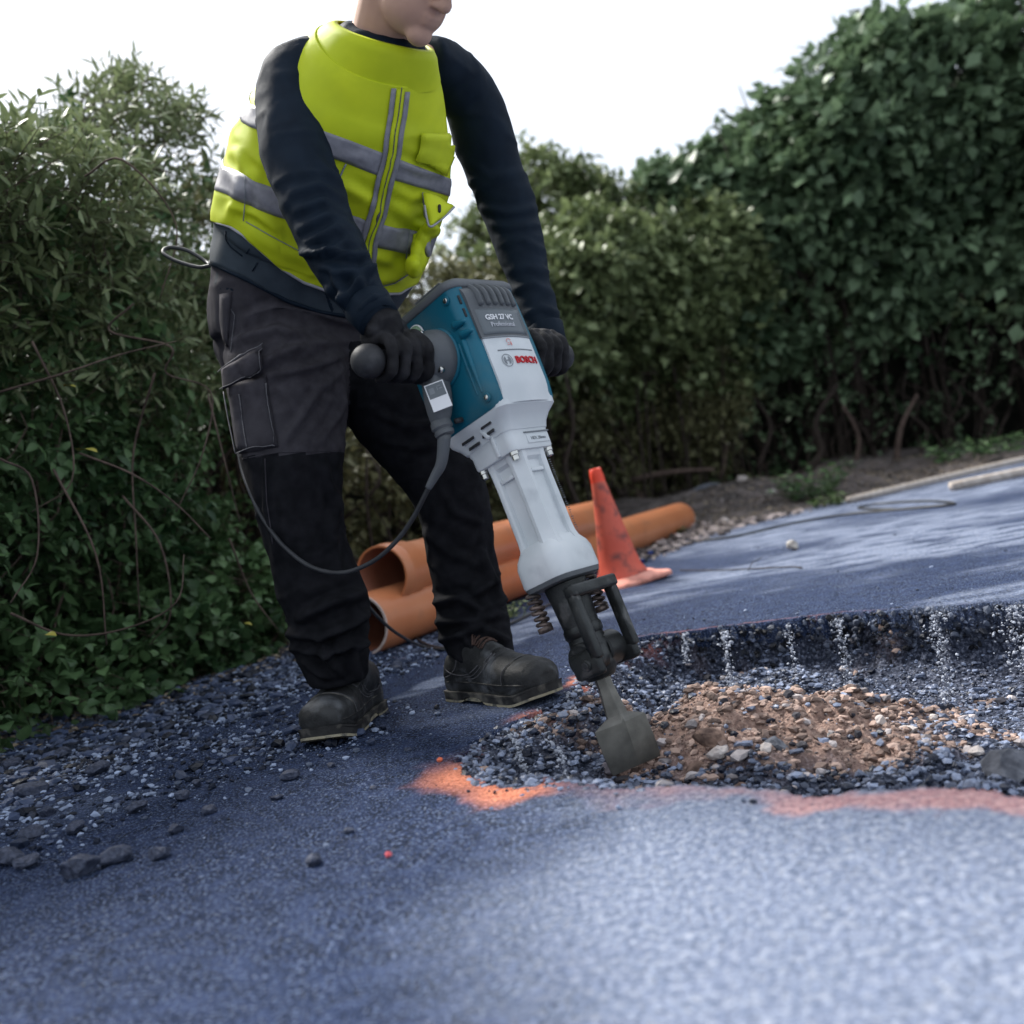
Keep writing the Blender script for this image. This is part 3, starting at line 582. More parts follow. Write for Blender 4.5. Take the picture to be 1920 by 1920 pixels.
HT = [(.45,9.6,3.0),(.9,10.1,3.7),(1.4,10.4,3.82),(1.9,10.6,3.5),(2.3,10.8,2.9)]
shrub('small_tree', HT, 1.1, 'yellow-green rounded tree standing in the gap between the hedges against the sky', 'tree', LS1, LSF, .11, 2200, 10, M_LF_YEL, lambda t: -.1+.55*np.sin(t*2.7+.3), 5, 26, 0, .3, .8, .28, .1, bark=M_BARKD, brw=.02, holes=.12, hang=.3)
HY = [(.2,8.1,2.2),(.9,8.9,2.7),(1.5,9.6,3.0),(2.2,10.3,3.0),(2.8,10.7,3.1)]
shrub('yellow_green_bush', HY, 1.15, 'yellow-green bush below the small tree, right of the grey power tool', 'bush', LS2, LSF, .10, 2600, 10, M_LF_YEL, lambda t: -.1+.5*np.sin(t*2.7), 9, 40, 0, .3, .5, .25, -.1, bark=M_BARKD, brw=.01, holes=.33, hang=.5)
HR = [(2.0,10.9,3.3),(2.7,11.0,3.95),(3.4,11.0,4.25),(4.4,10.8,4.5),(5.6,10.2,4.7),(7,9.3,4.8),(9,8,4.8)]
shrub('dark_hedge', HR, 1.4, 'huge dark blue-green hedge bulging over the far right side of the road', 'hedge', LS2, LSF, .16, 6300, 9, M_LF_DARK, lambda t: -.1+.95*np.sin(np.clip(t*1.5+.25, 0, 1.6))-.5*sst(.6, 1, t), 6, 90, 0, .42, .7, .30, -.15, bark=M_BARKD, brw=.016, holes=.36, hang=.5)
shrub('dark_hedge_hem', [(1.5,10.2,1.0),(2.4,10.6,1.3),(3.6,10.5,1.4),(5,9.9,1.5),(7,9,1.5)], .1, 'sparse dark green undergrowth below the huge dark hedge', 'undergrowth', LS2, LSF, .085, 330, 8, M_LF_DARK, lambda t: -.4+.3*t, 8, 60, 0, .3, .7, .3, -.2, bark=M_BARKD, brw=.012, holes=.3, hang=.8)
bpy.data.objects['dark_hedge_hem'].name = 'undergrowth'
# dark sheets added behind the leaves to block sky and paint gap shade
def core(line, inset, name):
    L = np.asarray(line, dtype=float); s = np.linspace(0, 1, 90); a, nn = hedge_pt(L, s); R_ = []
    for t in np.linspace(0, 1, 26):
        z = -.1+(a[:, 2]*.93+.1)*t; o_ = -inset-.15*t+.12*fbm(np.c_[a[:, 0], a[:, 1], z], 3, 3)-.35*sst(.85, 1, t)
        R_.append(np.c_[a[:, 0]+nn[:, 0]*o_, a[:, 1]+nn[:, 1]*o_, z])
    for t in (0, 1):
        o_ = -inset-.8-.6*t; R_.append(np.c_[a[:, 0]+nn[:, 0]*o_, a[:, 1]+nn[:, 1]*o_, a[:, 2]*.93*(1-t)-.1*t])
    v, f = rings(R_, False, False); o = part(name, v, f, M_BACKING, None, True); return tag(o, kind='stuff')
tag(core(HL, .34, 'hedge_backing'), 'added dark backing sheet standing for shade inside the left hedge', 'hedge_backing')
tag(core(HM, .45, 'hedge_backing'), 'added dark backing sheet standing for shade inside the twiggy hedge behind the orange pipes', 'hedge_backing')
tag(core([(x_, y_+.3, z_) for x_, y_, z_ in HR], .55, 'hedge_backing'), 'added dark backing sheet standing for shade inside the huge hedge on the right', 'hedge_backing')
# brown vines trailing over the left hedge
vines = [([(250,570),(205,620),(320,650),(312,700),(395,735),(380,850),(330,960)],2.75),([(0,735),(120,700),(225,665),(330,640)],2.6),([(60,640),(120,770),(135,900),(60,960)],2.7),([(150,850),(250,890),(330,945),(395,1010)],2.6),([(290,700),(250,850),(255,1010),(262,1160)],2.85),([(390,740),(420,860),(450,980)],3.0),([(20,1150),(120,1190),(230,1180),(330,1130),(345,1040)],2.5),([(160,330),(230,300),(330,420),(300,560)],2.7),([(430,1010),(470,1110),(520,1180)],3.2),([(100,880),(180,1040),(200,1210)],2.6),([(0,860),(60,900),(70,1040),(20,1130)],2.5),([(230,930),(300,1020),(320,1150),(280,1210)],2.8)]
for i, (ln_, D_) in enumerate(vines):
    c_ = crs([P(a_, b_, D_+.05*math.sin(i*3+j*2)) for j, (a_, b_) in enumerate(ln_)], 6)
    o = part('vine', *tube(c_, np.linspace(.0035, .0016, len(c_)), 6), M_BARK); tag(o, ['reddish vine stem twisting below the cable loop behind the worker', 'long slanting vine stem at the far left edge, middle of the hedge', 'vine stem curving down the far left of the hedge below the slanting one', 'vine stem passing the large yellow-green leaf, sloping down to the right', 'upright vine stem in the middle of the left hedge', 'short vine stem close to the cargo pocket', 'bowed vine stem low across the left hedge, ending upward', 'arched vine stem near the top of the left hedge', 'vine stem close behind the near trouser knee', 'steep vine stem left of centre in the lower hedge', 'hooked vine stem touching the left edge of the picture', 'curling vine stem low in the middle of the left hedge'][i], 'vine', 'bare vine stems over the left hedge')
# trunks / roots under the right hedge
for i, (pts, D_, w_) in enumerate([([(1150,905),(1170,930),(1165,870),(1130,820),(1120,760)],9.2,.035),([(1205,940),(1165,880),(1150,840),(1160,780)],9.6,.04),([(1500,895),(1540,850),(1530,790),(1570,720)],10.3,.045),([(1350,900),(1360,830),(1330,770)],10.2,.03),([(1420,880),(1445,800),(1410,740)],10.3,.03),([(1680,870),(1690,800),(1720,740)],10,.035),([(1090,960),(1060,880),(1075,800),(1060,700)],7.5,.02),([(1180,900),(1260,885),(1340,880)],9.4,.035),([(1290,905),(1275,830),(1300,760)],10,.03),([(1600,890),(1610,820),(1580,760)],10.2,.03)]):
    c_ = crs([P(a_, b_, D_) for a_, b_ in pts], 5)
    o = part('tree_trunk', *tube(c_, np.linspace(w_, w_*.5, len(c_)), 7), M_BARK if i % 2 else M_BARKD); tag(o, ['bare trunk rising just right of the traffic cone tip', 'second bare trunk right of the traffic cone', 'bare trunk right of the green weed under the dark hedge', 'bare stem in the dark hollow halfway between cone and green weed', 'bare stem just left of the green weed under the dark hedge', 'rightmost bare trunk under the dark hedge', 'bare stem between the grey barrel and the traffic cone', 'fallen branch lying along the hedge foot behind the cone', 'slim stem leaning right above the fallen branch', 'bare trunk between the green weed and the rightmost trunk'][i], 'trunk', 'bare stems under the hedges')
# weeds
def weed(px, py, D0, r0, h, n_, per, size, lv, lf, mt, label, seed):
    g = G(px, py) if D0 is None else P(px, py, D0); r = np.random.default_rng(seed); rt = root('weed', (g[0], g[1], 0), label, 'weed'); P_ = []; D_ = []; st = []
    gz = float(max(0, verge_z(np.array([g[0]]), np.array([g[1]]))[0]))
    for i in range(n_):
        a_ = r.uniform(0, 6.28); q_ = r0*math.sqrt(r.uniform(0, 1)); b0 = np.array([g[0]+q_*math.cos(a_), g[1]+q_*math.sin(a_), gz]); d_ = nrm(np.array([math.cos(a_)*.6, math.sin(a_)*.6, 1])+r.normal(0, .2, 3)); H = h*r.uniform(.5, 1)
        st.append(tube([b0, b0+d_*H*.5, b0+d_*H+np.array([d_[0], d_[1], 0])*H*.3], .0015, 4, False))
        for k_ in range(per): P_.append(b0+d_*H*(k_+.6)/per); D_.append(nrm(np.array([math.cos(k_*2.4+a_), math.sin(k_*2.4+a_), .5])))
    P_ = np.array(P_); V, FF, vv = inst([lv], lf, P_, basis(np.array(D_), r), (size*r.uniform(.6, 1.2, len(P_)))[:, None])
    part('leaves', V, FF, mt, rt, True, kind='stuff', attrs=dict(rnd=vv)); v, f = join(st); part('stems', v, f, M_GRASS, rt, True, kind='stuff', attrs=dict(rnd=np.full(len(v), .4)))
weed(1525, 945, None, .16, .30, 46, 7, .06, LEAF_M, LEAFF, M_LF_IVY, 'bright green leafy weed at the far road edge below the dark hedge', 1)
weed(1550, 950, None, .10, .10, 20, 5, .05, LEAF_M, LEAFF, M_GRASS, 'small grassy tuft in front of the bright green weed', 11)
weed(950, 1160, None, .07, .07, 22, 5, .028, LEAF_M, LEAFF, M_LF_YEL, 'pale green weed on the asphalt between the boot and the springs of the tool', 2)
weed(1245, 1012, None, .14, .05, 40, 4, .03, LEAF_M, LEAFF, M_GRASS, 'flat straggly weed along the orange pipe right of the cone', 3)
weed(1835, 875, None, .3, .22, 40, 6, .07, LEAF_M, LEAFF, M_LF_IVY, 'green weeds between the pale timber poles at the far right', 4)
weed(1395, 945, None, .25, .2, 25, 6, .05, LEAF_M, LEAFF, M_LF_IVY, 'faint green weed under the hedge left of the bright one', 5)
# grass and litter at the foot of the left hedge
n_ = 5200; X = rng.uniform(-2.3, -.6, n_*3); Y = rng.uniform(1.5, 5, n_*3); d_ = VD(X, Y); k_ = (d_ > .02) & (d_ < .8) & (rng.uniform(0, 1, len(X)) < sst(-.6, .7, fbm(np.c_[X, Y], 3, 2))); X = X[k_][:n_]; Y = Y[k_][:n_]
BL = np.array([(-.03, 0, 0), (.03, 0, 0), (.02, .5, -.04), (-.02, .5, -.04), (0, 1, -.3)]); BF = np.array([(0, 1, 2), (0, 2, 3), (3, 2, 4)])
V, FF, vv = inst([BL], BF, np.c_[X, Y, verge_z(X, Y)], basis(nrm(np.c_[rng.normal(0, .5, (len(X), 2)), np.ones(len(X))]), rng), rng.uniform(.05, .16, len(X))[:, None])
part('grass', V, FF, M_GRASS, None, True, kind='stuff', attrs=dict(rnd=vv))
X = rng.uniform(-2.2, 4, 90000); Y = rng.uniform(1.3, 9, 90000); d_ = VD(X, Y); k_ = rng.uniform(0, 1, len(X)) < np.where(X < -.6, sst(-.38, .05, d_)*sst(.9, .1, d_), .5*sst(-.05, .4, d_)*(d_ < 1.6)); X = X[k_][:11000]; Y = Y[k_][:11000]
V, FF, vv = inst([LEAF_O, LEAF_N], LEAFF, np.c_[X, Y, np.maximum(verge_z(X, Y), 0)+.006], rot_rand(len(X), rng, .5), rng.uniform(.012, .04, len(X))[:, None])
part('leaf_litter', V, FF, M_LITTER, None, True, kind='stuff', attrs=dict(rnd=vv))
for i, (a_, b_, D_, s_) in enumerate([(146,846,2.45,.055),(455,1170,3.1,.032),(350,1322,2.9,.03),(85,1190,2.4,.03),(120,725,2.6,.035)]):
    o = part('leaf', (LEAF_R*s_)@Matrix(basis(np.array([[1., -.1, -.1]]), rng)[0].tolist()).to_3x3().transposed() if False else np.einsum('ij,kj->ki', basis(np.array([[.9, -.3, .1]]), rng)[0], LEAF_R*s_), LEAFF, M_LF_YG); o.location = P(a_, b_, D_)
    tag(o, ['large yellow-green leaf hanging in the middle of the left hedge','round yellow leaf low in the hedge just left of the near trouser leg','yellow leaf lying at the road edge left of the near boot','yellowish leaf low in the far left of the hedge','yellowish leaf high in the far left of the hedge'][i], 'leaf')
# ================================================================== PIPES, CONE, POLES, CABLES
def pipe(name, A, Bp, r, label, socket=True, thick=.006):
    A = np.asarray(A, float); Bp = np.asarray(Bp, float); ax = nrm(Bp-A); L = np.linalg.norm(Bp-A); rt = root(name, tuple(A), label, 'pipe')
    u = nrm(np.cross(ax, [0, 0, 1])); w = np.cross(u, ax); ang = np.linspace(0, 2*np.pi, 48, endpoint=False)
    prof_ = [(0, r*1.10 if socket else r)]
    if socket: prof_ = [(0, r*1.09), (.006, r*1.105), (.025, r*1.105), (.032, r*1.135), (.05, r*1.135), (.058, r*1.10), (.13, r*1.10), (.15, r), (L*.5, r), (L-.02, r), (L, r*.965)]
    else: prof_ = [(0, r*.985), (.006, r), (L*.3, r), (L*.31, r*1.006), (L*.312, r), (L-.02, r), (L, r*.965)]
    R_ = [A+ax*s+q*(np.cos(ang)[:, None]*u+np.sin(ang)[:, None]*w) for s, q in prof_]
    v, f = rings(R_, False); part('pipe_wall', v, f, M_PIPE, rt)
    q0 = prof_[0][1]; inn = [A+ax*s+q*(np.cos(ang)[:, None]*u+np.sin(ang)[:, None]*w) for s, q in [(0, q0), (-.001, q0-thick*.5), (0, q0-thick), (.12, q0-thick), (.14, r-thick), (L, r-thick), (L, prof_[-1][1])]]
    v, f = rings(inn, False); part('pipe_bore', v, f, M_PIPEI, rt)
    v, f = rings([A-ax*e_+q_*(np.cos(ang)[:, None]*u+np.sin(ang)[:, None]*w) for e_, q_ in ((.0, q0+.0012), (.003, q0+.0008), (.004, q0-.002), (.003, q0-thick-.0015), (0, q0-thick-.002))], False); part('pipe_rim', v, f, M_PIPE if socket else M_RIM, rt)
    if socket:
        v, f = rings([A+ax*s+q*(np.cos(ang)[:, None]*u+np.sin(ang)[:, None]*w) for s, q in [(.20, r*1.0), (.201, r*1.006), (.206, r*1.006), (.207, r*1.0)]], False); part('seam_ring', v, f, M_PIPE, rt)
    return rt
gA = G(690, 1240); gB = G(1285, 1000); rA = .1
A1 = np.array([gA[0]-.02, gA[1]+.12, rA]); B1 = np.array([gB[0], gB[1]+.08, rA])
pipe('drain_pipe', A1, B1, rA, 'lower orange plastic pipe lying on the asphalt, cut end by the near trouser leg', False)
dr = nrm(B1-A1); side = np.array([-dr[1], dr[0], 0])
A2 = P(716, 1079, 3.32); 
B2 = A2+dr*2.05
pipe('drain_pipe', A2, B2, .092, 'upper orange plastic pipe with a flared socket, resting on top of the other pipe')
A3 = A1+side*.215+dr*.35; B3 = A1+side*.215+dr*2.2; A3[2] = B3[2] = .1
pipe('drain_pipe', A3, B3, .1, 'rear orange pipe behind the lower one, its end showing beside the grey barrel', False)
# traffic cone
g = G(1170, 1094); cr = root('traffic_cone', tuple(g), 'dirty orange rubber traffic cone leaning slightly left beside the power tool', 'traffic cone')
ct = Matrix.Rotation(rad(-4.5), 3, 'Y')@Matrix.Rotation(rad(2), 3, 'X')@Matrix.Rotation(rad(24), 3, 'Z'); ct = np.array([list(q) for q in ct])
ang = np.linspace(0, 2*np.pi, 40, endpoint=False)
def ring(r, z, sq=0.):
    c, s = np.cos(ang), np.sin(ang); k = (np.abs(c)**(2/(2+sq))*np.sign(c), np.abs(s)**(2/(2+sq))*np.sign(s)); return np.c_[k[0]*r, k[1]*r, np.full(40, z)]
def cone_part(name, prof_, mt, cap=False):
    R_ = [ring(r, z, q)@ct.T+g for r, z, q in prof_]; v, f = rings(R_, cap); N_ = normals(v, f); v = v+N_*(.0018*fbm(v, 22, 3))[:, None]; return part(name, v, f, mt, cr)
cone_part('cone_body', [(.100, .028, 1), (.096, .045, .5), (.088, .07, 0), (.078, .12, 0), (.064, .20, 0), (.048, .30, 0), (.034, .385, 0), (.0285, .425, 0)], M_CONE)
cone_part('cone_tip', [(.0287, .423, 0), (.0275, .45, 0), (.0235, .478, 0), (.0215, .480, 0), (.018, .470, 0), (.018, .40, 0)], M_CONET)
sqb = []
for hz, hx in ((0, .145), (0, .152), (.014, .152), (.020, .146), (.024, .125), (.034, .112), (.036, .104), (.029, .098)):
    q = rrect(hx, hx, .03 if hx > .13 else .07, 8); sqb.append(np.c_[q, np.full(len(q), hz)]@ct.T+g)
v, f = rings(sqb, True); cb = part('cone_base', v, f, M_CONEB, cr)
# timber poles
for (a_, b_, za, zb, r_, lb) in [((1590, 938), (2150, 812), .02, .04, .022, 'lowest pale timber pole along the far road edge, its end nearest the green weed'), ((1783, 912), (2200, 835), .03, .03, .028, 'short pale pole lying against the lowest one, end in view at the right'), ((1790, 857), (2200, 815), .25, .3, .035, 'uppermost white pole at the far right, raised in the weeds')]:
    A_ = G(*a_, za); B_ = G(*b_, zb) if a_[0] != 1790 else G(*b_, zb)
    if a_[0] == 1790: A_ = P(1792, 857, 9.2); B_ = P(2150, 822, 9.4)
    q = crs([A_, A_*.5+B_*.5+np.array([0, 0, .01]), B_], 6); o = part('timber_pole', *tube(q, r_, 12, round_end=False), M_POLE); tag(o, lb, 'pole')
# slab behind the pipe end and kerb stones
for (px, py, s, lb, mt_) in [(1325, 962, (.20, .09, .05), 'dark flat slab just beyond the far end of the lower orange pipe', M_SLAB), (1290, 950, (.06, .05, .05), 'grey rubble lump at the far end of the orange pipe', M_STONE), (1450, 953, (.05, .04, .03), 'pale stone on the gravel verge below the hedge', M_STONE), (1400, 955, (.07, .05, .03), 'flat pinkish stone on the gravel verge', M_PALEROCK), (1360, 985, (.03, .03, .02), 'small white stone on the verge behind the orange pipe end', M_PALEROCK)]:
    q = G(px, py); bigrock('stone', (q[0], q[1], float(max(0, verge_z(np.array([q[0]]), np.array([q[1]]))[0]))), s, mt_, lb, 'stone', None, int(px))
def gcable(name, pts, r, mt, label, cat, lift=0., seg=8):
    q = [G(a_, b_) for a_, b_ in pts]; q = crs(q, 8); q[:, 2] = np.maximum(0, verge_z(q[:, 0], q[:, 1]))*0+r+lift+.002; o = part(name, *tube(q, r, seg), mt); return tag(o, label, cat)
gcable('extension_cable', [(1238,1035),(1290,1020),(1380,1008),(1480,985),(1580,968),(1700,957),(1790,948),(1740,942),(1650,947),(1610,955),(1680,958)], .0065, M_CABLE, 'dark cable running from the blue plug across the far asphalt and looping back', 'cable')
gcable('extension_cable', [(762,1185),(800,1212),(850,1218),(900,1195),(960,1172),(1020,1142),(1090,1105),(1150,1075),(1200,1052)], .005, M_CABLE, 'black cable lying on the asphalt from between the boots toward the traffic cone', 'cable')
# blue plug and socket
for i, (px, py, s) in enumerate([(1221, 1044, .018), (1206, 1056, .012)]):
    q = G(px, py); rt = root('plug', (q[0], q[1], 0), ['round blue plug at the end of the far cable', 'small dark blue coupling between the blue plug and the cone'][i], 'plug')
    ax = nrm([-.5, -.8, 0]); c_ = q+np.array([0, 0, s]); part('plug_body', *tube([c_-ax*.05, c_-ax*.02, c_], [s*.6, s, s], 20), M_CABLE, rt)
    part('plug_face', *tube([c_, c_+ax*.004, c_+ax*.0042], [s*.85, s*.8, s*.3], 20), M_BLUE, rt)
q = crs([G(1275, 1072), G(1340, 1072), G(1400, 1070), G(1480, 1066), G(1505, 1068)], 6); q[:, 2] = .006
o = part('twig', *join([tube(q, .0025, 5), tube([G(1403, 1070, .006), G(1410, 1055, .03), G(1428, 1046, .05)], .0015, 5)]), M_BARKD); tag(o, 'thin dark twig lying on the asphalt right of the cone', 'twig')
# ================================================================== POWER TOOL (demolition hammer)
yaw, tl = rad(47), rad(-15.5)
RT = np.array(Matrix.Rotation(yaw, 3, 'Z')@Matrix.Rotation(tl, 3, 'X')); TIP = P(1196, 1440, 1.74)
def TL(p): return np.asarray(p, float)@RT.T+TIP
T = root('jackhammer', tuple(TIP), 'teal and grey electric breaker hammer with side handles, its chisel stuck in the broken asphalt', 'jackhammer')
def tp(name, vf, mt, par=None, smooth=True, label=None): return part(name, TL(vf[0]), vf[1], mt, par or T, smooth, label)
def secs(S_, n=5, bulge=0.):
    R_ = []
    for (s, hx, hy, r, cx, cy) in S_:
        q = rrect(hx, hy, min(r, hx-.001, hy-.001), n, bulge); R_.append(np.c_[q[:, 0]+cx, q[:, 1]+cy, np.full(len(q), s)])
    return R_
def autosmooth(o, a=35):
    me = o.data; o.data.polygons.foreach_set('use_smooth', np.ones(len(me.polygons), bool))
    bm = bmesh.new(); bm.from_mesh(me)
    for e in bm.edges:
        if len(e.link_faces) == 2 and e.calc_face_angle(0) > rad(a): e.smooth = False
    bm.to_mesh(me); bm.free(); return o
# chisel: hexagonal shank flaring into a spade blade
wd = nrm([.86, -.5, 0]); th = np.array([-wd[1], wd[0], 0])
def blade(s, hw, ht, rd): # half width, half thickness at centre, thickness at the edges
    P6 = [(-1, -rd/ht*.5), (-.05, -1), (.05, -1), (1, -rd/ht*.5), (1, rd/ht*.5), (.05, 1), (-.05, 1), (-1, rd/ht*.5)]
    return np.array([wd*(a_*hw)+th*(b_*ht)+np.array([0, 0, s]) for a_, b_ in P6])
R_ = [blade(s, *q) for s, q in [(.004, (.047, .003, .0012)), (.012, (.0490, .007, .002)), (.045, (.0505, .0150, .002)), (.083, (.0500, .0200, .0022)), (.088, (.040, .0205, .003)), (.097, (.0195, .0190, .007)), (.134, (.0150, .013, .012)), (.15, (.0135, .012, .012)), (.20, (.0135, .012, .012)), (.24, (.013, .012, .012))]]
o = tp('chisel', rings(R_), M_STEEL); autosmooth(o, 12)
# nose
def cyl(lst, seg=32, cx=0, cy=0): 
    a_ = np.linspace(0, 2*np.pi, seg, endpoint=False); return [np.c_[r*np.cos(a_)+cx, r*np.sin(a_)*e+cy, np.full(seg, s)] for s, r, e in lst]
o = tp('tool_holder', rings(cyl([(.165, .018, 1), (.167, .026, 1), (.178, .033, 1), (.20, .037, 1), (.225, .038, 1), (.232, .034, 1), (.245, .033, 1), (.25, .036, 1), (.262, .036, 1), (.266, .0335, 1), (.32, .037, 1), (.345, .040, 1)])), M_BSTEEL); autosmooth(o)
# cross drum of the latch
def xcyl(x0, x1, r, y, s, seg=28, lip=.003): 
    a_ = np.linspace(0, 2*np.pi, seg, endpoint=False); prf = [(x0, r*.55), (x0, r-lip), (x0+lip, r), (x1-lip, r), (x1, r-lip), (x1, r*.55)]
    return rings([np.c_[np.full(seg, x), q*np.cos(a_)+y, q*np.sin(a_)+s] for x, q in prf])
o = tp('latch_drum', xcyl(.004, .050, .031, -.012, .212), M_BSTEEL); autosmooth(o)
o = tp('latch_drum', xcyl(-.050, -.004, .031, -.012, .206), M_BSTEEL); autosmooth(o)
lt = tp('latch', join([
    box((-.052, -.052, .262), (.0085, .011, .062), bev=.004), box((.056, -.050, .262), (.0085, .011, .062), bev=.004), box((.002, -.053, .322), (.063, .013, .011), bev=.005),
    box((-.052, -.026, .197), (.0085, .033, .024), bev=.007), box((.056, -.026, .200), (.0085, .030, .022), bev=.007)]), M_BSTEEL)
tp('pivot_pin', xcyl(-.064, -.058, .011, -.030, .196, 20, .002), M_BSTEEL, lt)
tp('pin_hole', xcyl(-.0655, -.0635, .006, -.030, .196, 16, .001), M_BLACK, lt)
# springs
def helix(cx, cy, s0, s1, r, turns, w): 
    t = np.linspace(0, 1, turns*14); return tube(np.c_[cx+r*np.cos(t*turns*6.283), cy+r*np.sin(t*turns*6.283), s0+(s1-s0)*t], w, 6)
for (a_, b_) in ((-.046, .042), (.046, -.02)):
    sp = tp('spring', helix(a_, b_, .350, .286, .0112, 6, .0036), M_SPRING); tp('spring_cap', rings(cyl([(.276, .009, 1), (.277, .0140, 1), (.286, .0140, 1), (.287, .008, 1)], 20, a_, b_)), M_SPRING, sp)
# lower ring, ribbed barrel
o = tp('ring_gasket', rings(secs([(.347, .054, .048, .022, 0, 0), (.349, .058, .052, .024, 0, 0), (.357, .060, .054, .024, 0, 0)])), M_DGREY); autosmooth(o)
o = tp('barrel_ring', rings(secs([(.357, .0605, .0545, .026, 0, 0), (.362, .062, .056, .027, 0, 0), (.396, .0615, .0555, .027, 0, 0), (.408, .058, .053, .027, 0, 0), (.422, .050, .046, .026, 0, 0), (.428, .046, .043, .024, 0, 0)], 7)), M_GREY); autosmooth(o)
def barsec(s, k=1., gv=.010):
    """octagonal barrel with a recessed channel in each face"""
    out = []; h = .0455*k; c = .017*k
    for q in range(4):
        a_ = q*math.pi/2; M2 = np.array([[math.cos(a_), -math.sin(a_)], [math.sin(a_), math.cos(a_)]])
        pts = [(h, -h+c), (h, -.022), (h-gv*.25, -.0185), (h-gv, -.0165), (h-gv, .0165), (h-gv*.25, .0185), (h, .022), (h, h-c)]
        for p_ in pts: out.append(M2@np.array(p_))
    out = np.array(out); return np.c_[out, np.full(len(out), s)]
R_ = [barsec(.405, 1.16, .0), barsec(.418, 1.08, .001), barsec(.430, 1.02, .009), barsec(.445, 1., .010), barsec(.55, 1., .010), barsec(.576, 1.02, .010), barsec(.582, 1.03, .003), barsec(.598, 1.06, .0)]
o = tp('barrel', rings(R_), M_GREY); autosmooth(o, 28)
for q in (0, 1, 2, 3):
    a_ = q*math.pi/2; M3 = np.array(Matrix.Rotation(a_, 3, 'Z'))
    tp('cross_rib', box(M3@np.array([.0385, 0, .556]), (.004, .0165, .0035), M3, .001), M_GREY)
# fine raised lettering rail along the far corner of the barrel: short dark strokes
st = []; r_ = np.random.default_rng(4)
for i in range(34):
    s = .568-.0042*i; w_ = r_.choice([.0012, .0022, .003, .0035])
    st.append(box((.0345+r_.uniform(-.0006, .0006), -.0466, s), (w_, .0004, r_.uniform(.0004, .0009))))
tp('barrel_lettering', join(st), M_DGREY)
# flange
o = tp('flange', rings(secs([(.592, .050, .045, .012, 0, 0), (.593, .056, .052, .012, 0, 0), (.597, .0575, .0535, .012, 0, .0), (.618, .0575, .0545, .012, 0, 0), (.628, .058, .058, .014, 0, .003), (.632, .060, .061, .016, 0, .004)])), M_GREY); autosmooth(o)
for (a_, b_) in ((-.047, -.043), (.047, -.043), (-.047, .043), (.047, .043)):
    bo = tp('bolt', rings(cyl([(.576, .004, 1), (.577, .0065, 1), (.585, .0065, 1), (.586, .0085, 1), (.592, .0085, 1)], 16, a_, b_)), M_CHROME); autosmooth(bo)
tp('rib', box((-.0585, -.018, .618), (.0035, .004, .024), np.array(Matrix.Rotation(rad(0), 3, 'X')), .0015), M_GREY)
tp('rib', box((-.0655, -.008, .650), (.0035, .004, .020), np.array(Matrix.Rotation(rad(-30), 3, 'X')), .0015), M_GREY)
o = tp('gear_housing', rings(secs([(.630, .0602, .0612, .016, 0, .004), (.642, .063, .068, .018, 0, .006), (.655, .070, .078, .02, 0, .008), (.668, .078, .085, .02, 0, .001), (.70, .080, .086, .02, 0, .001), (.74, .080, .086, .02, 0, .001)])), M_GREY); autosmooth(o)
for i, (s, y0, y1) in enumerate([(.655, .0, .03), (.641, -.018, .016), (.655, -.042, -.012)][:0]): pass
for (y, s, h) in [(.030, .650, .017), (.024, .636, .015), (-.026, .655, .014), (-.020, .641, .016)]:
    hx = np.interp(s, [.616, .632, .655, .668], [.0602, .063, .070, .078])+.0004
    tp('cooling_slot', box((-hx, y, s), (.0012, h, .0032), np.array(Matrix.Rotation(rad(0), 3, 'X'))@np.array(Matrix.Rotation(rad(22), 3, 'Y')), .001), M_BLACK)
# teal shells
def shell(sx):
    L_ = [(.668, .070, .080, .026), (.671, .080, .086, .026), (.680, .086, .088, .026), (.71, .0885, .0895, .024), (.78, .0895, .0905, .024), (.86, .0885, .0895, .024), (.906, .086, .088, .024)]
    R_ = []
    for s, hx, hy, r in L_:
        q = rrect(hx, hy, r, 7); q[:, 0] = np.maximum(q[:, 0]*1, -.0 if sx > 0 else -9); q[:, 0] = np.where(sx > 0, np.maximum(q[:, 0], .056), np.minimum(q[:, 0], -.060)); R_.append(np.c_[q[:, 0], q[:, 1]+.004, np.full(len(q), s)])
    return rings(R_)
shl = tp('side_shell', shell(-1), M_TEAL); autosmooth(shl); shr = tp('side_shell', shell(1), M_TEAL); autosmooth(shr)
o = tp('motor_core', rings(secs([(.73, .06, .084, .01, 0, .004), (.90, .06, .084, .01, 0, .004)])), M_DGREY)
fy = lambda x_: -.0865-.0075*(1-np.clip(x_/.062, -1, 1)**2)       # front face curve
def fband(s0, s1, x0=-.066, x1=.058, ns=10, prr=0., yb=.0, k=lambda s: 0., nx=13):
    R_ = []
    for s in np.linspace(s0, s1, ns):
        xs_ = np.linspace(x0, x1, nx); fr = [(x_, fy(x_)-prr-k(s), s) for x_ in xs_]; R_.append(np.array(fr+[(x1, yb, s), (x0, yb, s)]))
    return rings(R_)
o = tp('front_cover', fband(.670, .794, prr=.0035, k=lambda s: -.008*(1-sst(.670, .71, s))), M_GREY); autosmooth(o)
capk = lambda s: -.050*sst(.875, .942, s)**1.5
o = tp('top_cover', fband(.7955, .934, -.0685, .0605, 18, .0045, .03, capk), M_DGREY); autosmooth(o, 30)
o = tp('top_rim', rings(secs([(.902, .0865, .088, .024, 0, .004), (.904, .0895, .0905, .025, 0, .004), (.914, .0895, .0905, .025, 0, .004), (.921, .084, .086, .025, 0, .004), (.924, .078, .080, .025, 0, .004)], 7)), M_DGREY)
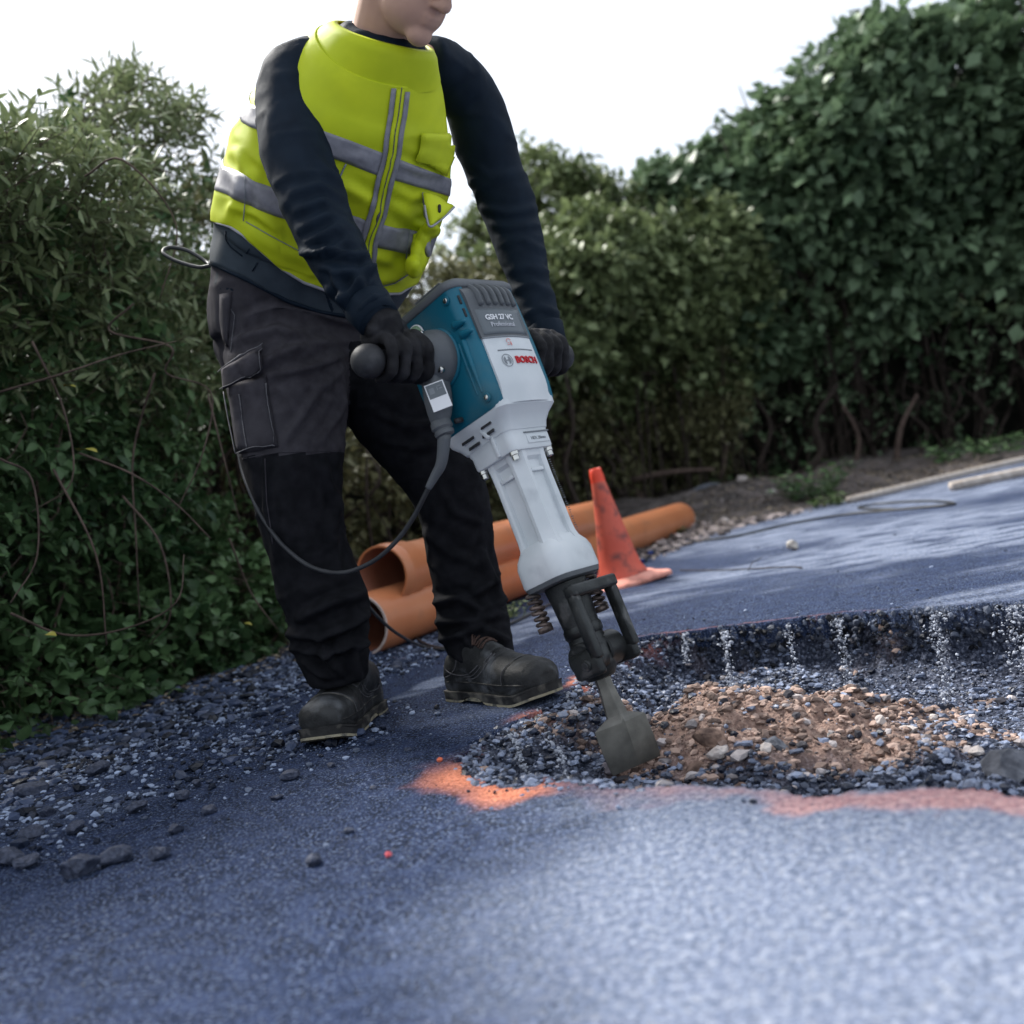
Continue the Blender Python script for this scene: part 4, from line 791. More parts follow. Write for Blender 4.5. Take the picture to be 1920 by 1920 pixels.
for i in range(6):
    x_ = -.042+.0175*i; R_ = []
    for s in np.linspace(.858, .937, 14):
        yy = fy(x_)-.0045-capk(s); R_.append(np.array([(x_-.0042, yy-.0002, s), (x_-.003, yy-.0065, s), (x_+.003, yy-.0065, s), (x_+.0042, yy-.0002, s), (x_+.0042, yy+.01, s), (x_-.0042, yy+.01, s)]))
    tp('vent_rib', rings(R_), M_DGREY)
M_PANEL = mat('slate name panel', (.12, .14, .155), (.14, .16, .175), .45, 10)
o = tp('name_panel', fband(.800, .851, -.060, .053, 8, .0055, -.06), M_PANEL)
o = tp('panel_groove', join([fband(.7930, .7958, -.067, .059, 2, .0046, -.06), fband(.7665, .7690, -.044, .050, 2, .0041, -.06)]), M_GPRINT)
def text(name, body, x, s, size, mt, ext=.0006, par=None, off=.004, bold=0., align='CENTER', slant=0., sp=1.):
    cu = bpy.data.curves.new('t', 'FONT'); cu.body = body; cu.size = size; cu.extrude = ext; cu.offset = bold; cu.align_x = align; cu.align_y = 'CENTER'; cu.shear = slant; cu.space_character = sp; cu.resolution_u = 3
    o = bpy.data.objects.new('t', cu); COL.objects.link(o); dg = bpy.context.evaluated_depsgraph_get(); me = o.evaluated_get(dg).to_mesh()
    V = np.array([v.co[:] for v in me.vertices]); F_ = [tuple(p.vertices) for p in me.polygons]; o.evaluated_get(dg).to_mesh_clear(); bpy.data.objects.remove(o)
    X = x+V[:, 0]; v = np.c_[X, fy(X)-off-ext-V[:, 2], s+V[:, 1]]; return tp(name, (v, F_), mt, par, False)
text('maker_name', 'BOSCH', .019, .7460, .0185, M_RED, .0012, off=.0036, bold=.0004)
# circled emblem
def fflat(pts2): return np.array([(x_, fy(x_)-.0046, s_) for x_, s_ in pts2])
a_ = np.linspace(0, 2*np.pi, 33); em = []
def arc(cx, cs, r, a0, a1, w, n_=24):
    t = np.linspace(a0, a1, n_); pi_ = fflat(np.c_[cx+(r-w)*np.cos(t), cs+(r-w)*np.sin(t)]); po = fflat(np.c_[cx+r*np.cos(t), cs+r*np.sin(t)]); n2 = len(t)
    return np.vstack([pi_, po]), [(i, i+1, n2+i+1, n2+i) for i in range(n2-1)]
def fbar(x0, x1, s0, s1): q = fflat([(x0, s0), (x1, s0), (x1, s1), (x0, s1)]); return q, [(0, 1, 2, 3)]
ex, es = -.0310, .7470
tp('emblem', join([arc(ex, es, .0125, 0, 6.283, .0014, 40), arc(ex, es, .0085, rad(115), rad(245), .0022), arc(ex, es, .0085, rad(-65), rad(65), .0022), fbar(ex-.0052, ex+.0052, es-.0011, es+.0011), fbar(ex-.0052, ex-.003, es-.007, es+.007), fbar(ex+.003, ex+.0052, es-.007, es+.007)]), M_GPRINT, None, False)
text('model_name', 'GSH 27 VC', -.010, .8325, .0145, M_WHITE, .0005, off=.0061, bold=.0003)
text('model_name', 'Professional', -.008, .8180, .0125, mat('pale print', (.5, .52, .56), None, .5), .0005, off=.0061)
tp('red_mark', join([arc(-.010, .784, .0060, rad(20), rad(200), .0014), fbar(-.016, -.010, .777, .7785), fbar(-.0075, -.0045, .776, .7835), fbar(-.014, -.0108, .7805, .7818)]), mat('pale red print', (.62, .22, .2), None, .5), None, False)
# small type plate on the flange
o = tp('type_plate', box((.018, -.0547, .610), (.030, .0008, .0085), bev=.0006), M_GREY)
fy0 = fy; fy = lambda x_: np.full(np.shape(x_), -.0555)
text('plate_text', 'HEX 28mm', .018, .610, .0085, M_GPRINT, .0003, off=.0002)
fy = fy0
tp('plate_line', box((.018, -.0560, .6225), (.034, .0008, .0012)), M_GPRINT)
# slots on the light side strip
for s in (.858, .878):
    for y_ in (-.058, -.047):
        pass
for (x_, s) in ((-.076, .876), (-.066, .872), (-.076, .850), (-.066, .846)):
    yy = -.0845+.004 if False else -.0858
    tp('shell_slot', box((x_, -.0850-(.0005 if x_ > -.07 else -.0022), s), (.0022, .0015, .0085), None, .0008), M_BLACK)
def screw(x, y, s, r=.005): 
    a_ = np.linspace(0, 2*np.pi, 16, endpoint=False); hx = .0896
    o1 = tp('screw_recess', rings([np.c_[np.full(16, -hx-d_), y+q*np.cos(a_), s+q*np.sin(a_)] for d_, q in ((-.002, r*1.7), (.0014, r*1.6), (.0012, r*1.2))]), M_TEAL)
    tp('screw', rings([np.c_[np.full(16, -hx-d_), y+q*np.cos(a_), s+q*np.sin(a_)] for d_, q in ((0, r), (.0018, r), (.0024, r*.7))]), M_CHROME, o1)
for y_, s in ((-.068, .678), (.072, .678), (-.062, .893-.008), (.072, .885), (-.070, .812), (-.060, .835)): screw(0, y_, s+(.012 if s < .7 else 0))
# bosses on the side shell beside the collar
for (yy, ss) in ((-.060, .835), (-.068, .812)):
    tp('shell_boss', tube([(-.0890, yy-.004, ss), (-.089, yy-.024, ss-.003)], [.008, .004], 14, round_end=True), M_TEAL, shl)
for (yy, w_) in ((-.066, .006), (-.054, .004)):
    tp('shell_rib', tube([(-.0885, yy, .800), (-.0885, yy+.002, .76), (-.088, yy+.004, .705)], [w_, w_*.9, .002], 12, round_end=True), M_TEAL, shl)
# round green plate
tp('round_plate', rings([np.c_[np.full(28, -.0896-d_), .034+q*np.cos(np.linspace(0, 6.283, 28, endpoint=False)), .868+q*np.sin(np.linspace(0, 6.283, 28, endpoint=False))] for d_, q in ((0, .0205), (.0025, .0205), (.003, .0190))]), M_WHITE)
tp('round_plate', rings([np.c_[np.full(28, -.0896-d_), .034+q*np.cos(np.linspace(0, 6.283, 28, endpoint=False)), .868+q*np.sin(np.linspace(0, 6.283, 28, endpoint=False))] for d_, q in ((.003, .0185), (.0034, .0185))]), M_GAUGE)
# side handles
HS = .803; HY = .004
def xr(lst, seg=32, y=HY, s=HS, ey=1.): 
    a_ = np.linspace(0, 2*np.pi, seg, endpoint=False); return rings([np.c_[np.full(seg, x), y+r*ey*np.cos(a_), s+r*np.sin(a_)] for x, r in lst])
for sg in (-1, 1):
    k = lambda l: [(sg*x, r) for x, r in l]
    cb_ = tp('handle_collar', xr(k([(.085, .047), (.090, .052), (.098, .054), (.112, .053), (.120, .048), (.126, .047), (.140, .040), (.143, .034)])), M_DGREY); autosmooth(cb_, 40)
    tp('collar_lip', xr(k([(.086, .056), (.094, .0565), (.096, .053)])), M_TEAL, shl if sg < 0 else shr)
    for a_ in (80, 200, 320) if sg < 0 else (90,):
        cy_, cs_ = HY+.046*math.cos(rad(a_+150)), HS+.046*math.sin(rad(a_+150))
        b_ = tp('bolt', xr(k([(.122, .004), (.123, .0062), (.131, .0062), (.132, .004)]), 14, cy_, cs_), M_CHROME, cb_)
    tp('grip', xr(k([(.138, .026), (.145, .0235), (.160, .0195), (.19, .019), (.228, .0195), (.236, .022), (.242, .026)]), 28), M_BLACK)
    tp('grip_knob', xr(k([(.234, .018), (.238, .0245), (.244, .0285), (.252, .0298), (.262, .0295), (.271, .0262), (.279, .0195), (.284, .010), (.285, .003)]), 32), M_BLACK)
# switch housing below the near collar, with label
sw = [(.010, HS-.035, .022, .020), (.014, HS-.05, .024, .020), (.020, HS-.07, .0245, .020), (.026, HS-.09, .0225, .019), (.032, HS-.106, .019, .017), (.034, HS-.112, .016, .015)]
R_ = []
for (y, s, hx, hy) in sw:
    q = rrect(hx, hy, .012, 6); R_.append(np.c_[q[:, 0]-.118, q[:, 1]+y-.006, np.full(len(q), s)])
sh = tp('switch_housing', rings(R_), M_DGREY); autosmooth(sh, 40)
cs = tp('cable_clamp', rings([np.c_[r*np.cos(a_)-.119, r*np.sin(a_)+.030, np.full(24, s)] for a_ in [np.linspace(0, 6.283, 24, endpoint=False)] for s, r in ((HS-.106, .015), (HS-.112, .019), (HS-.123, .020), (HS-.127, .016), (HS-.131, .0185), (HS-.137, .0175), (HS-.139, .012))]), M_DGREY); autosmooth(cs, 40)
tp('clamp_screw', tube([(-.102, .012, HS-.120), (-.088, .006, HS-.120)], .005, 12), M_BLACK, cs)
# label plate : white border, dark field (the square code itself is left blank)
lx = nrm([-.72, -.69, 0]); lz = np.array([0, 0, 1.]); lxd = nrm([.69, -.72, .0]); lc = np.array([-.133, -.002, HS-.078])
def lab(u0, u1, v0, v1, off): q = np.array([lc+lxd*u+lz*v_+lx*(off) for u, v_ in ((u0, v0), (u1, v0), (u1, v1), (u0, v1))]); q2 = q-lx*.0008; return np.vstack([q, q2]), [(0, 1, 2, 3), (7, 6, 5, 4), (0, 4, 5, 1), (1, 5, 6, 2), (2, 6, 7, 3), (3, 7, 4, 0)]
lb = tp('label_plate', lab(-.0175, .0175, -.0255, .0255, .012), M_WHITE, sh, False)
tp('label_field', lab(-.0155, .0155, -.002, .0235, .0125), M_PANEL, None, False).name = 'label_field'
tp('label_mark', join([lab(.002, .010, .016, .018, .0130), lab(.002, .004, .010, .018, .0130), lab(.006, .012, .011, .013, .0130), lab(-.012, -.003, .006, .017, .01275)]), M_GPRINT, None, False)
# strain relief and power cable
Q = TL((-.119, .030, HS-.134))
Dq = proj(Q)[2]
cab = [Q, P(828, 866, Dq+.01), P(815, 893, Dq+.02), P(800, 922, Dq+.03), P(772, 975, Dq+.05), P(738, 1020, Dq+.07), P(695, 1055, Dq+.10), P(640, 1074, Dq+.13), P(582, 1062, Dq+.16), P(530, 1022, Dq+.18), P(492, 970, Dq+.20), P(468, 920, Dq+.23), P(452, 872, Dq+.27), P(440, 800, Dq+.32), P(428, 700, Dq+.38), P(418, 600, Dq+.42), P(410, 530, Dq+.42), P(400, 500, Dq+.45), P(372, 501, Dq+.46), P(330, 489, Dq+.48), P(306, 474, Dq+.50), P(318, 464, Dq+.52), P(352, 470, Dq+.52), P(385, 490, Dq+.50), P(402, 505, Dq+.48), P(420, 530, Dq+.60), P(470, 700, Dq+.62), P(560, 900, Dq+.62), P(640, 1060, Dq+.72), P(680, 1122, Dq+.80), P(712, 1160, Dq+.86), P(748, 1190, Dq+.95), G(792, 1212, .01), G(832, 1218, .006)]
cab = crs(cab, 7)
o = part('power_cable', *tube(cab, .0045, 10), M_CABLE, T)
sr = crs([Q, P(828, 866, Dq+.01), P(815, 893, Dq+.02), P(803, 915, Dq+.028)], 6); part('strain_relief', *tube(sr, np.linspace(.0125, .0062, len(sr)), 16), M_DGREY, T)
# ================================================================== PERSON
PR = root('person', (-.2, 2.15, 0), 'bending person in yellow vest, navy jacket, black trousers and boots holding the power tool', 'person')
def pp(name, v, f, mt, par=None, smooth=True, **k): return part(name, v, f, mt, par or PR, smooth, **k)
SH = nrm([math.cos(rad(28)), math.sin(rad(28)), 0])
# ---- torso
TR = [  # px, py, D, half width, half depth
    (548, 650, 2.15, .165, .125), (552, 590, 2.15, .178, .135), (568, 540, 2.14, .188, .142), (592, 480, 2.12, .205, .150), (612, 420, 2.085, .216, .155), (630, 360, 2.05, .215, .155), (648, 300, 2.01, .212, .152), (668, 235, 1.965, .190, .140), (688, 175, 1.925, .150, .125), (706, 120, 1.885, .118, .098), (716, 85, 1.86, .09, .080), (722, 55, 1.845, .068, .068)]
TC = np.array([P(a, b, c) for a, b, c, _, _ in TR]); TW = np.array([r[3] for r in TR]); TD = np.array([r[4] for r in TR])
TC = crs(TC, 6); TW = np.interp(np.linspace(0, 1, len(TC)), np.linspace(0, 1, len(TW)), TW); TD = np.interp(np.linspace(0, 1, len(TC)), np.linspace(0, 1, len(TD)), TD)
TT = nrm(np.gradient(TC, axis=0))
def torso(u, th, off=0.):
    u = np.asarray(u, float); th = np.asarray(th, float); i = u*(len(TC)-1); g_ = lambda A: np.stack([np.interp(i, np.arange(len(TC)), A[:, k]) for k in range(3)], -1)
    c = g_(TC); t = nrm(g_(TT)); s = SH-t*np.sum(SH*t, -1, keepdims=True); s = nrm(s); fr = np.cross(t, s)*-1
    fr = np.where((fr@np.array([.47, -.88, 0]))[..., None] < 0, -fr, fr)
    a = np.interp(i, np.arange(len(TW)), TW)+off; b = np.interp(i, np.arange(len(TD)), TD)+off; p = 2/2.35
    sn, cn = np.sin(th), np.cos(th)
    return c+s*(a*np.sign(sn)*np.abs(sn)**p)[..., None]+fr*(b*np.sign(cn)*np.abs(cn)**p)[..., None]
def torso_grid(us, ths, off): U, H = np.meshgrid(us, ths, indexing='ij'); return torso(U.ravel(), H.ravel(), off), U.shape
# ---- limbs: lists of px, py, D, rx(px half width), ry factor
def limb(lst, n=6, seg=28, ryf=1., cap=True, end=False):
    L = [(P(a, b, D), w*D/FPX) for a, b, D, w in lst]; pts = crs([q[0] for q in L], n); r = np.interp(np.linspace(0, 1, len(pts)), np.linspace(0, 1, len(L)), [q[1] for q in L])
    return tube(pts, r, seg, cap, up=(0, 1, 0), round_end=end)
# trousers
legN = [(528, 590, 2.13, 96), (533, 650, 2.11, 112), (538, 700, 2.09, 112), (543, 770, 2.08, 105), (546, 840, 2.06, 98), (553, 900, 2.05, 88), (562, 960, 2.05, 80), (578, 1030, 2.06, 74), (596, 1090, 2.07, 77), (613, 1140, 2.075, 79), (618, 1190, 2.08, 76), (628, 1235, 2.085, 66), (636, 1275, 2.09, 56)]
legF = [(640, 610, 2.20, 84), (672, 670, 2.22, 88), (712, 730, 2.22, 88), (756, 790, 2.22, 84), (800, 850, 2.22, 77), (838, 910, 2.22, 73), (856, 970, 2.22, 67), (864, 1030, 2.23, 64), (876, 1085, 2.23, 64), (884, 1140, 2.23, 66), (892, 1180, 2.225, 66), (902, 1215, 2.22, 62), (908, 1238, 2.215, 60)]
hips = [torso_grid(np.linspace(0, .2, 6), np.linspace(-np.pi, np.pi, 40, endpoint=False), .004)]
g_, sh_ = hips[0]; hv, hf = rings([g_[i*sh_[1]:(i+1)*sh_[1]] for i in range(sh_[0])])
seat = sphere(P(505, 640, 2.20), (.12, .12, .13)); croch = sphere(P(600, 650, 2.17), (.12, .10, .10))
v, f = remesh([limb(legN), limb(legF), (hv, hf), seat, croch], .0062, 6, .5)
TF = [  # trouser folds in photo pixels: (line, height m, width px)
    ([(455, 600), (520, 575), (600, 590), (680, 610)], .007, 11), ([(440, 640), (520, 615), (610, 640)], .006, 10), ([(640, 640), (560, 650), (470, 690)], .006, 11), ([(650, 665), (580, 690), (500, 705)], .006, 9),
    ([(650, 690), (600, 730), (560, 790), (530, 830)], .005, 10), ([(655, 710), (640, 770), (600, 830)], .005, 9), ([(425, 560), (430, 600), (425, 640)], .006, 10),
    ([(500, 860), (500, 950), (520, 1050)], .004, 8), ([(600, 850), (622, 920), (640, 970)], .005, 9), ([(640, 900), (620, 1000), (640, 1080)], .005, 12),
    ([(560, 1160), (620, 1130), (690, 1110)], .011, 12), ([(545, 1190), (600, 1195), (660, 1170), (692, 1150)], .013, 11), ([(550, 1215), (610, 1225), (680, 1205)], .012, 9), ([(600, 1200), (618, 1240), (640, 1265)], .010, 9), ([(565, 1235), (600, 1262), (625, 1270)], .007, 8), ([(690, 1180), (665, 1230), (672, 1270)], .009, 9),
    ([(790, 830), (760, 860)], .005, 8), ([(700, 770), (760, 800), (830, 790)], .006, 9), ([(720, 830), (790, 840), (850, 830)], .005, 8), ([(820, 900), (850, 960), (900, 980)], .006, 9), ([(800, 1000), (850, 1040), (900, 1060)], .006, 11),
    ([(905, 1040), (925, 1090), (880, 1120)], .012, 11), ([(820, 1130), (860, 1120), (900, 1145), (940, 1130)], .012, 10), ([(825, 1165), (880, 1165), (945, 1150)], .013, 10), ([(830, 1200), (870, 1185), (905, 1175), (950, 1200)], .010, 9), ([(860, 1190), (900, 1225), (930, 1235)], .007, 8), ([(850, 1225), (880, 1245)], .006, 8), ([(935, 1090), (942, 1120), (930, 1150)], .010, 8)]
TF = [(l_, a_*1.5, w_*.8) for l_, a_, w_ in TF]; v = folds(v, f, TF, .003, (9, 9, 6), .0016); tv = v
X, Y, D = proj(v); isleft = X < 690
fm = np.array([np.mean([Y[i] for i in q])-.0 for q in f]); fx = np.array([np.mean([X[i] for i in q]) for q in f])
tro = pp('trousers', v, f, [M_TROU, M_TROUB])
mi = ((fm > 852-.05*(fx-540)) & (fx < 690)) | ((fx-.0*fm > 655+.0*fm) & (fm > 640)); tro.data.polygons.foreach_set('material_index', mi.astype(np.int32))  # darker cloth colour on the near lower leg and the whole far leg
bvT = BVHTree.FromPolygons([tuple(q) for q in v.tolist()], [tuple(q) for q in f])
# decals: thin sewn pieces lying on a surface, laid out between two edges
def decal(name, bv, ea, eb, nu, nv, off, mt, par, thick=.0015, lab_=None, rim=.0):
    def res(e, n_):
        e = np.asarray(e, float); d = np.r_[0, np.cumsum(np.hypot(*np.diff(e, axis=0).T))]; t = np.linspace(0, d[-1], n_); return np.c_[np.interp(t, d, e[:, 0]), np.interp(t, d, e[:, 1])]
    A, B = res(ea, nu), res(eb, nu); G_ = {}; V = []
    for i in range(nu):
        for j in range(nv):
            q = A[i]+(B[i]-A[i])*j/(nv-1); d_ = Vector((P(q[0], q[1], 1.)-CAM).tolist()).normalized(); h = bv.ray_cast(Vector(CAM.tolist()), d_, 5)
            if h[0] is not None:
                nn = h[1]; nn = nn if nn.dot(d_) < 0 else -nn
                e_ = 0 if (0 < i < nu-1 and 0 < j < nv-1) else rim
                G_[(i, j)] = len(V); V.append(np.array(h[0])+np.array(nn)*(off-e_))
    n0 = len(V)
    if n0 < 4: return None
    F_ = []
    for i in range(nu-1):
        for j in range(nv-1):
            q = [(i, j), (i+1, j), (i+1, j+1), (i, j+1)]
            if all(k in G_ for k in q):
                pts = [V[G_[k]] for k in q]
                if max(np.linalg.norm(pts[a]-pts[a-1]) for a in range(4)) < .07: F_.append(tuple(G_[k] for k in q))
    if not F_: return None
    o = pp(name, np.array(V), F_, mt, par, label=lab_); md = o.modifiers.new('t', 'SOLIDIFY'); md.thickness = thick; md.offset = -1 if True else 0
    bm = bmesh.new(); bm.from_mesh(o.data); bmesh.ops.delete(bm, geom=[v_ for v_ in bm.verts if not v_.link_faces], context='VERTS'); bmesh.ops.recalc_face_normals(bm, faces=bm.faces); 
    c_ = sum((Vector(v_.normal) for v_ in bm.verts), Vector()); 
    if c_.dot(Vector(FWD.tolist())) > 0: bmesh.ops.reverse_faces(bm, faces=bm.faces)
    bm.to_mesh(o.data); bm.free(); o.data.polygons.foreach_set('use_smooth', np.ones(len(o.data.polygons), bool)); return o
def seam(name, bv, line, w, mt, par, off=.0012):
    L = np.asarray(line, float); t = nrm(np.gradient(L, axis=0)); nn = np.c_[-t[:, 1], t[:, 0]]*w/2
    tot = np.sum(np.hypot(*np.diff(L, axis=0).T)); return decal(name, bv, L-nn, L+nn, max(3, int(tot/7)), 2, off, mt, par, .001)
# cargo pocket on the near thigh
pk = decal('cargo_pocket', bvT, [(430, 722), (436, 762), (444, 808), (452, 851)], [(500, 704), (506, 745), (514, 790), (523, 838)], 16, 10, .010, M_TROU, tro, .004, rim=.006)
decal('pocket_pleat', bvT, [(437, 745), (445, 800), (452, 846)], [(457, 733), (464, 785), (472, 841)], 12, 4, .013, M_TROU, tro, .003, rim=.003)
decal('pocket_flap', bvT, [(425, 693), (427, 712), (428, 733), (431, 731)], [(497, 647), (496, 664), (494, 684), (470, 712)], 9, 10, .017, M_TROU, tro, .004, rim=.005)
for ln_ in ([(425, 697), (460, 668), (497, 650)], [(428, 729), (448, 722), (472, 708), (493, 683), (496, 655)], [(502, 715), (508, 770), (519, 832)], [(456, 738), (463, 790), (471, 842)], [(452, 849), (485, 841), (522, 836)], [(430, 735), (438, 780), (452, 849)]): seam('pocket_stitching', bvT, ln_, 1.6, M_STITCH, tro, .0185 if ln_[0][1] < 735 and ln_[0][0] < 430 else .0125)
for ln_ in ([(447, 862), (520, 848), (600, 846), (640, 843)], [(418, 560), (440, 590), (433, 660)], [(497, 860), (500, 940), (512, 1020)]): seam('seam', bvT, ln_, 2, M_STITCH if ln_[0][1] < 800 else M_TROU, tro)
q_ = decal('back_pocket', bvT, [(413, 552), (412, 600), (420, 645)], [(436, 548), (430, 600), (428, 650)], 10, 4, .004, M_TROU, tro, .002, rim=.002)
# ---- jacket = torso + two sleeves
armN = [(640, 112, 1.87, 44), (588, 128, 1.875, 58), (552, 160, 1.88, 66), (548, 210, 1.86, 66), (553, 270, 1.835, 67), (570, 330, 1.815, 64), (592, 390, 1.80, 62), (618, 450, 1.785, 59), (645, 500, 1.765, 56), (672, 545, 1.745, 50), (697, 583, 1.725, 42), (711, 603, 1.715, 36)]
armF = [(800, 108, 1.98, 40), (840, 132, 2.04, 46), (872, 165, 2.10, 50), (893, 210, 2.12, 56), (910, 270, 2.145, 57), (930, 330, 2.16, 53), (951, 385, 2.165, 52), (968, 440, 2.16, 46), (984, 500, 2.15, 42), (1002, 560, 2.135, 38), (1018, 612, 2.12, 35), (1030, 652, 2.11, 31)]
us = np.linspace(.10, .985, 30); g_, sh_ = torso_grid(us, np.linspace(-np.pi, np.pi, 56, endpoint=False), 0.)
tvf = rings([g_[i*sh_[1]:(i+1)*sh_[1]] for i in range(sh_[0])])
v, f = remesh([tvf, limb(armN), limb(armF), sphere(P(560, 160, 1.885), (.062,)*3), sphere(P(860, 160, 2.08), (.062,)*3)], .0062, 6, .5)
JF = [([(600, 300), (625, 330), (640, 345)], .004, 8), ([(560, 430), (620, 400), (665, 430)], .005, 11), ([(575, 455), (630, 425), (680, 455)], .006, 9), ([(600, 480), (650, 450), (695, 480)], .006, 9), ([(555, 395), (610, 375), (652, 400)], .005, 9), ([(545, 360), (600, 345), (640, 370)], .004, 9),
      ([(560, 475), (620, 472), (690, 480)], .010, 9), ([(600, 500), (640, 512), (700, 500)], .007, 9), ([(700, 495), (672, 530), (640, 565)], .011, 11), ([(625, 520), (645, 560), (650, 600)], .009, 10), ([(720, 550), (690, 565), (665, 590)], .007, 9), ([(610, 545), (622, 580), (650, 610)], .008, 9), ([(665, 520), (690, 545), (700, 560)], .006, 9),
      ([(870, 300), (920, 330), (985, 330)], .004, 9), ([(905, 390), (950, 400), (1003, 390)], .010, 9), ([(925, 420), (960, 425), (1010, 420)], .008, 9), ([(935, 460), (980, 450), (1020, 470)], .007, 9), ([(950, 510), (985, 500), (1030, 510)], .007, 9), ([(960, 545), (1000, 530), (1040, 550)], .008, 9), ([(985, 590), (1015, 575), (1050, 590)], .008, 8), ([(1000, 620), (1030, 605), (1052, 615)], .007, 7),
      ([(415, 470), (440, 490), (500, 505)], .006, 9), ([(425, 440), (470, 480), (540, 530)], .006, 8), ([(430, 500), (500, 540), (580, 575)], .006, 8)]
JF = [(l_, a_*(1.2 if l_[0][0] < 800 else .45), w_*.8) for l_, a_, w_ in JF]; v = folds(v, f, JF, .0028, (11, 11, 7), .0014); jac = pp('jacket', v, f, M_NAVY)
bvJ = BVHTree.FromPolygons([tuple(q) for q in v.tolist()], [tuple(q) for q in f])
# cuffs
def cuff(c0, c1, r0, r1, par, n=26):
    c0, c1 = np.asarray(c0), np.asarray(c1); ax = nrm(c1-c0); pts = [c0, c0+(c1-c0)*.08, c0+(c1-c0)*.5, c0+(c1-c0)*.95, c1, c1-ax*.006]
    v, f = tube(pts, np.array([r0*.97, r0*1.03, (r0+r1)/2*1.02, r1*1.03, r1, r1*.9]), n, False); v = v+normals(v, f)*(.0015*fbm(v, 40, 2))[:, None]; return pp('cuff', v, f, M_NAVY, par)
cuff(P(688, 572, 1.735), P(713, 606, 1.712), .0425, .037, jac); cuff(P(1018, 612, 2.118), P(1032, 655, 2.108), .041, .037, jac)
# slate hem panel of the jacket showing under the vest
# ---- vest built on the torso surface
US = np.linspace(.04, .93, 130)
def ufit(poly, th, off):
    out = []; poly = np.asarray(poly, float)
    for h in th:
        q = torso(US, np.full(len(US), h), off); X, Y, D = proj(q); d = Y-np.interp(X, poly[:, 0], poly[:, 1]); k = np.where((d[:-1] > 0) & (d[1:] <= 0))[0]
        out.append(US[k[0]]+(US[1]-US[0])*d[k[0]]/(d[k[0]]-d[k[0]+1]) if len(k) else np.nan)
    out = np.array(out); ok = ~np.isnan(out); return np.interp(th, th[ok], out[ok])
TH = np.linspace(-np.pi, np.pi, 150)
hem = [(395, 412), (408, 418), (430, 424), (455, 440), (490, 470), (530, 505), (570, 530), (620, 548), (700, 552), (750, 550), (780, 530), (800, 508), (830, 470)]
def ring_smooth(u): # back side: fade toward value at the left edge
    vis = (TH > -1.75) & (TH < 1.35); a, b = u[vis][0], u[vis][-1]; t = (TH-1.35)/(2*np.pi-1.35-1.75); w = u.copy(); r_ = TH >= 1.35; w[r_] = b+(a-b)*sst(0, 1, t[r_]); l_ = TH <= -1.75; t2 = (TH[l_]+2*np.pi-1.35)/(2*np.pi-3.1); w[l_] = b+(a-b)*sst(0, 1, t2); return w
VO = .013
uh = ring_smooth(ufit(hem, TH, VO))
VFD = [([(640, 470), (690, 478), (750, 500)], .007, 9), ([(730, 350), (770, 372), (815, 372)], .006, 8), ([(745, 395), (775, 420), (800, 425)], .009, 9), ([(650, 350), (690, 372), (705, 400)], .005, 9), ([(470, 330), (500, 380), (520, 400)], .006, 9), ([(440, 390), (480, 400), (520, 430)], .006, 8), ([(735, 300), (790, 320), (830, 325)], .005, 8), ([(640, 440), (680, 430), (700, 400)], .005, 8), ([(700, 530), (745, 515), (775, 480)], .008, 9), ([(430, 320), (470, 360), (520, 430)], .004, 12), ([(620, 330), (680, 380), (700, 440)], .004, 14), ([(740, 380), (780, 400), (820, 400)], .007, 11), ([(760, 470), (790, 440), (810, 420)], .010, 12), ([(780, 500), (790, 470)], .009, 10), ([(660, 500), (720, 520), (770, 500)], .004, 12), ([(480, 440), (530, 470), (600, 500)], .004, 11), ([(445, 330), (450, 370), (430, 410)], .006, 12), ([(440, 285), (452, 310), (475, 335)], .007, 9), ([(640, 290), (700, 300)], .003, 9)]
def vpatch(name, ulo, uhi, ths, nu, off, mt, par, thick=.002, **k):
    V = []
    for i in range(nu): u = ulo+(uhi-ulo)*i/(nu-1); V.append(torso(u, ths, off))
    n_ = len(ths); V = np.vstack(V); F_ = [(i*n_+j, i*n_+j+1, (i+1)*n_+j+1, (i+1)*n_+j) for i in range(nu-1) for j in range(n_-1)]
    V = V+0; X, Y, D = proj(V); base = torso(np.concatenate([ulo+(uhi-ulo)*i/(nu-1) for i in range(nu)]), np.tile(ths, nu), 0.)
    N_ = normals(V, F_); 
    if np.mean(np.sum(N_*(V-base), -1)) < 0: N_ = -N_; F_ = [q[::-1] for q in F_]
    face = sst(-.15, .35, -(N_@nrm(FWD))); disp = np.zeros(len(V))
    for line, amp, w in VFD: d, t = segdist(X, Y, line); disp += amp*np.sin(np.pi*np.clip(t*.86+.07, 0, 1))**.5*(np.exp(-(d/w)**2)-.5*np.exp(-((d-1.9*w)/w)**2))*face
    w_ = base+.03*np.stack([fbm(base+9, 5, 2), fbm(base+3, 5, 2), fbm(base, 5, 2)], -1); disp += .005*fbm(base*np.array([8, 8, 5]), 1, 3)+.0055*np.clip(1-np.abs(fbm(w_*np.array([1, 1, 1.8]), 5.5, 2)), 0, 1)**4
    o = pp(name, V+N_*disp[:, None], F_, mt, par, **k); md = o.modifiers.new('t', 'SOLIDIFY'); md.thickness = thick; md.offset = -1; return o
vest = vpatch('vest', uh, np.full(len(TH), .86), TH, 90, VO, M_HIVIS, None, .003)
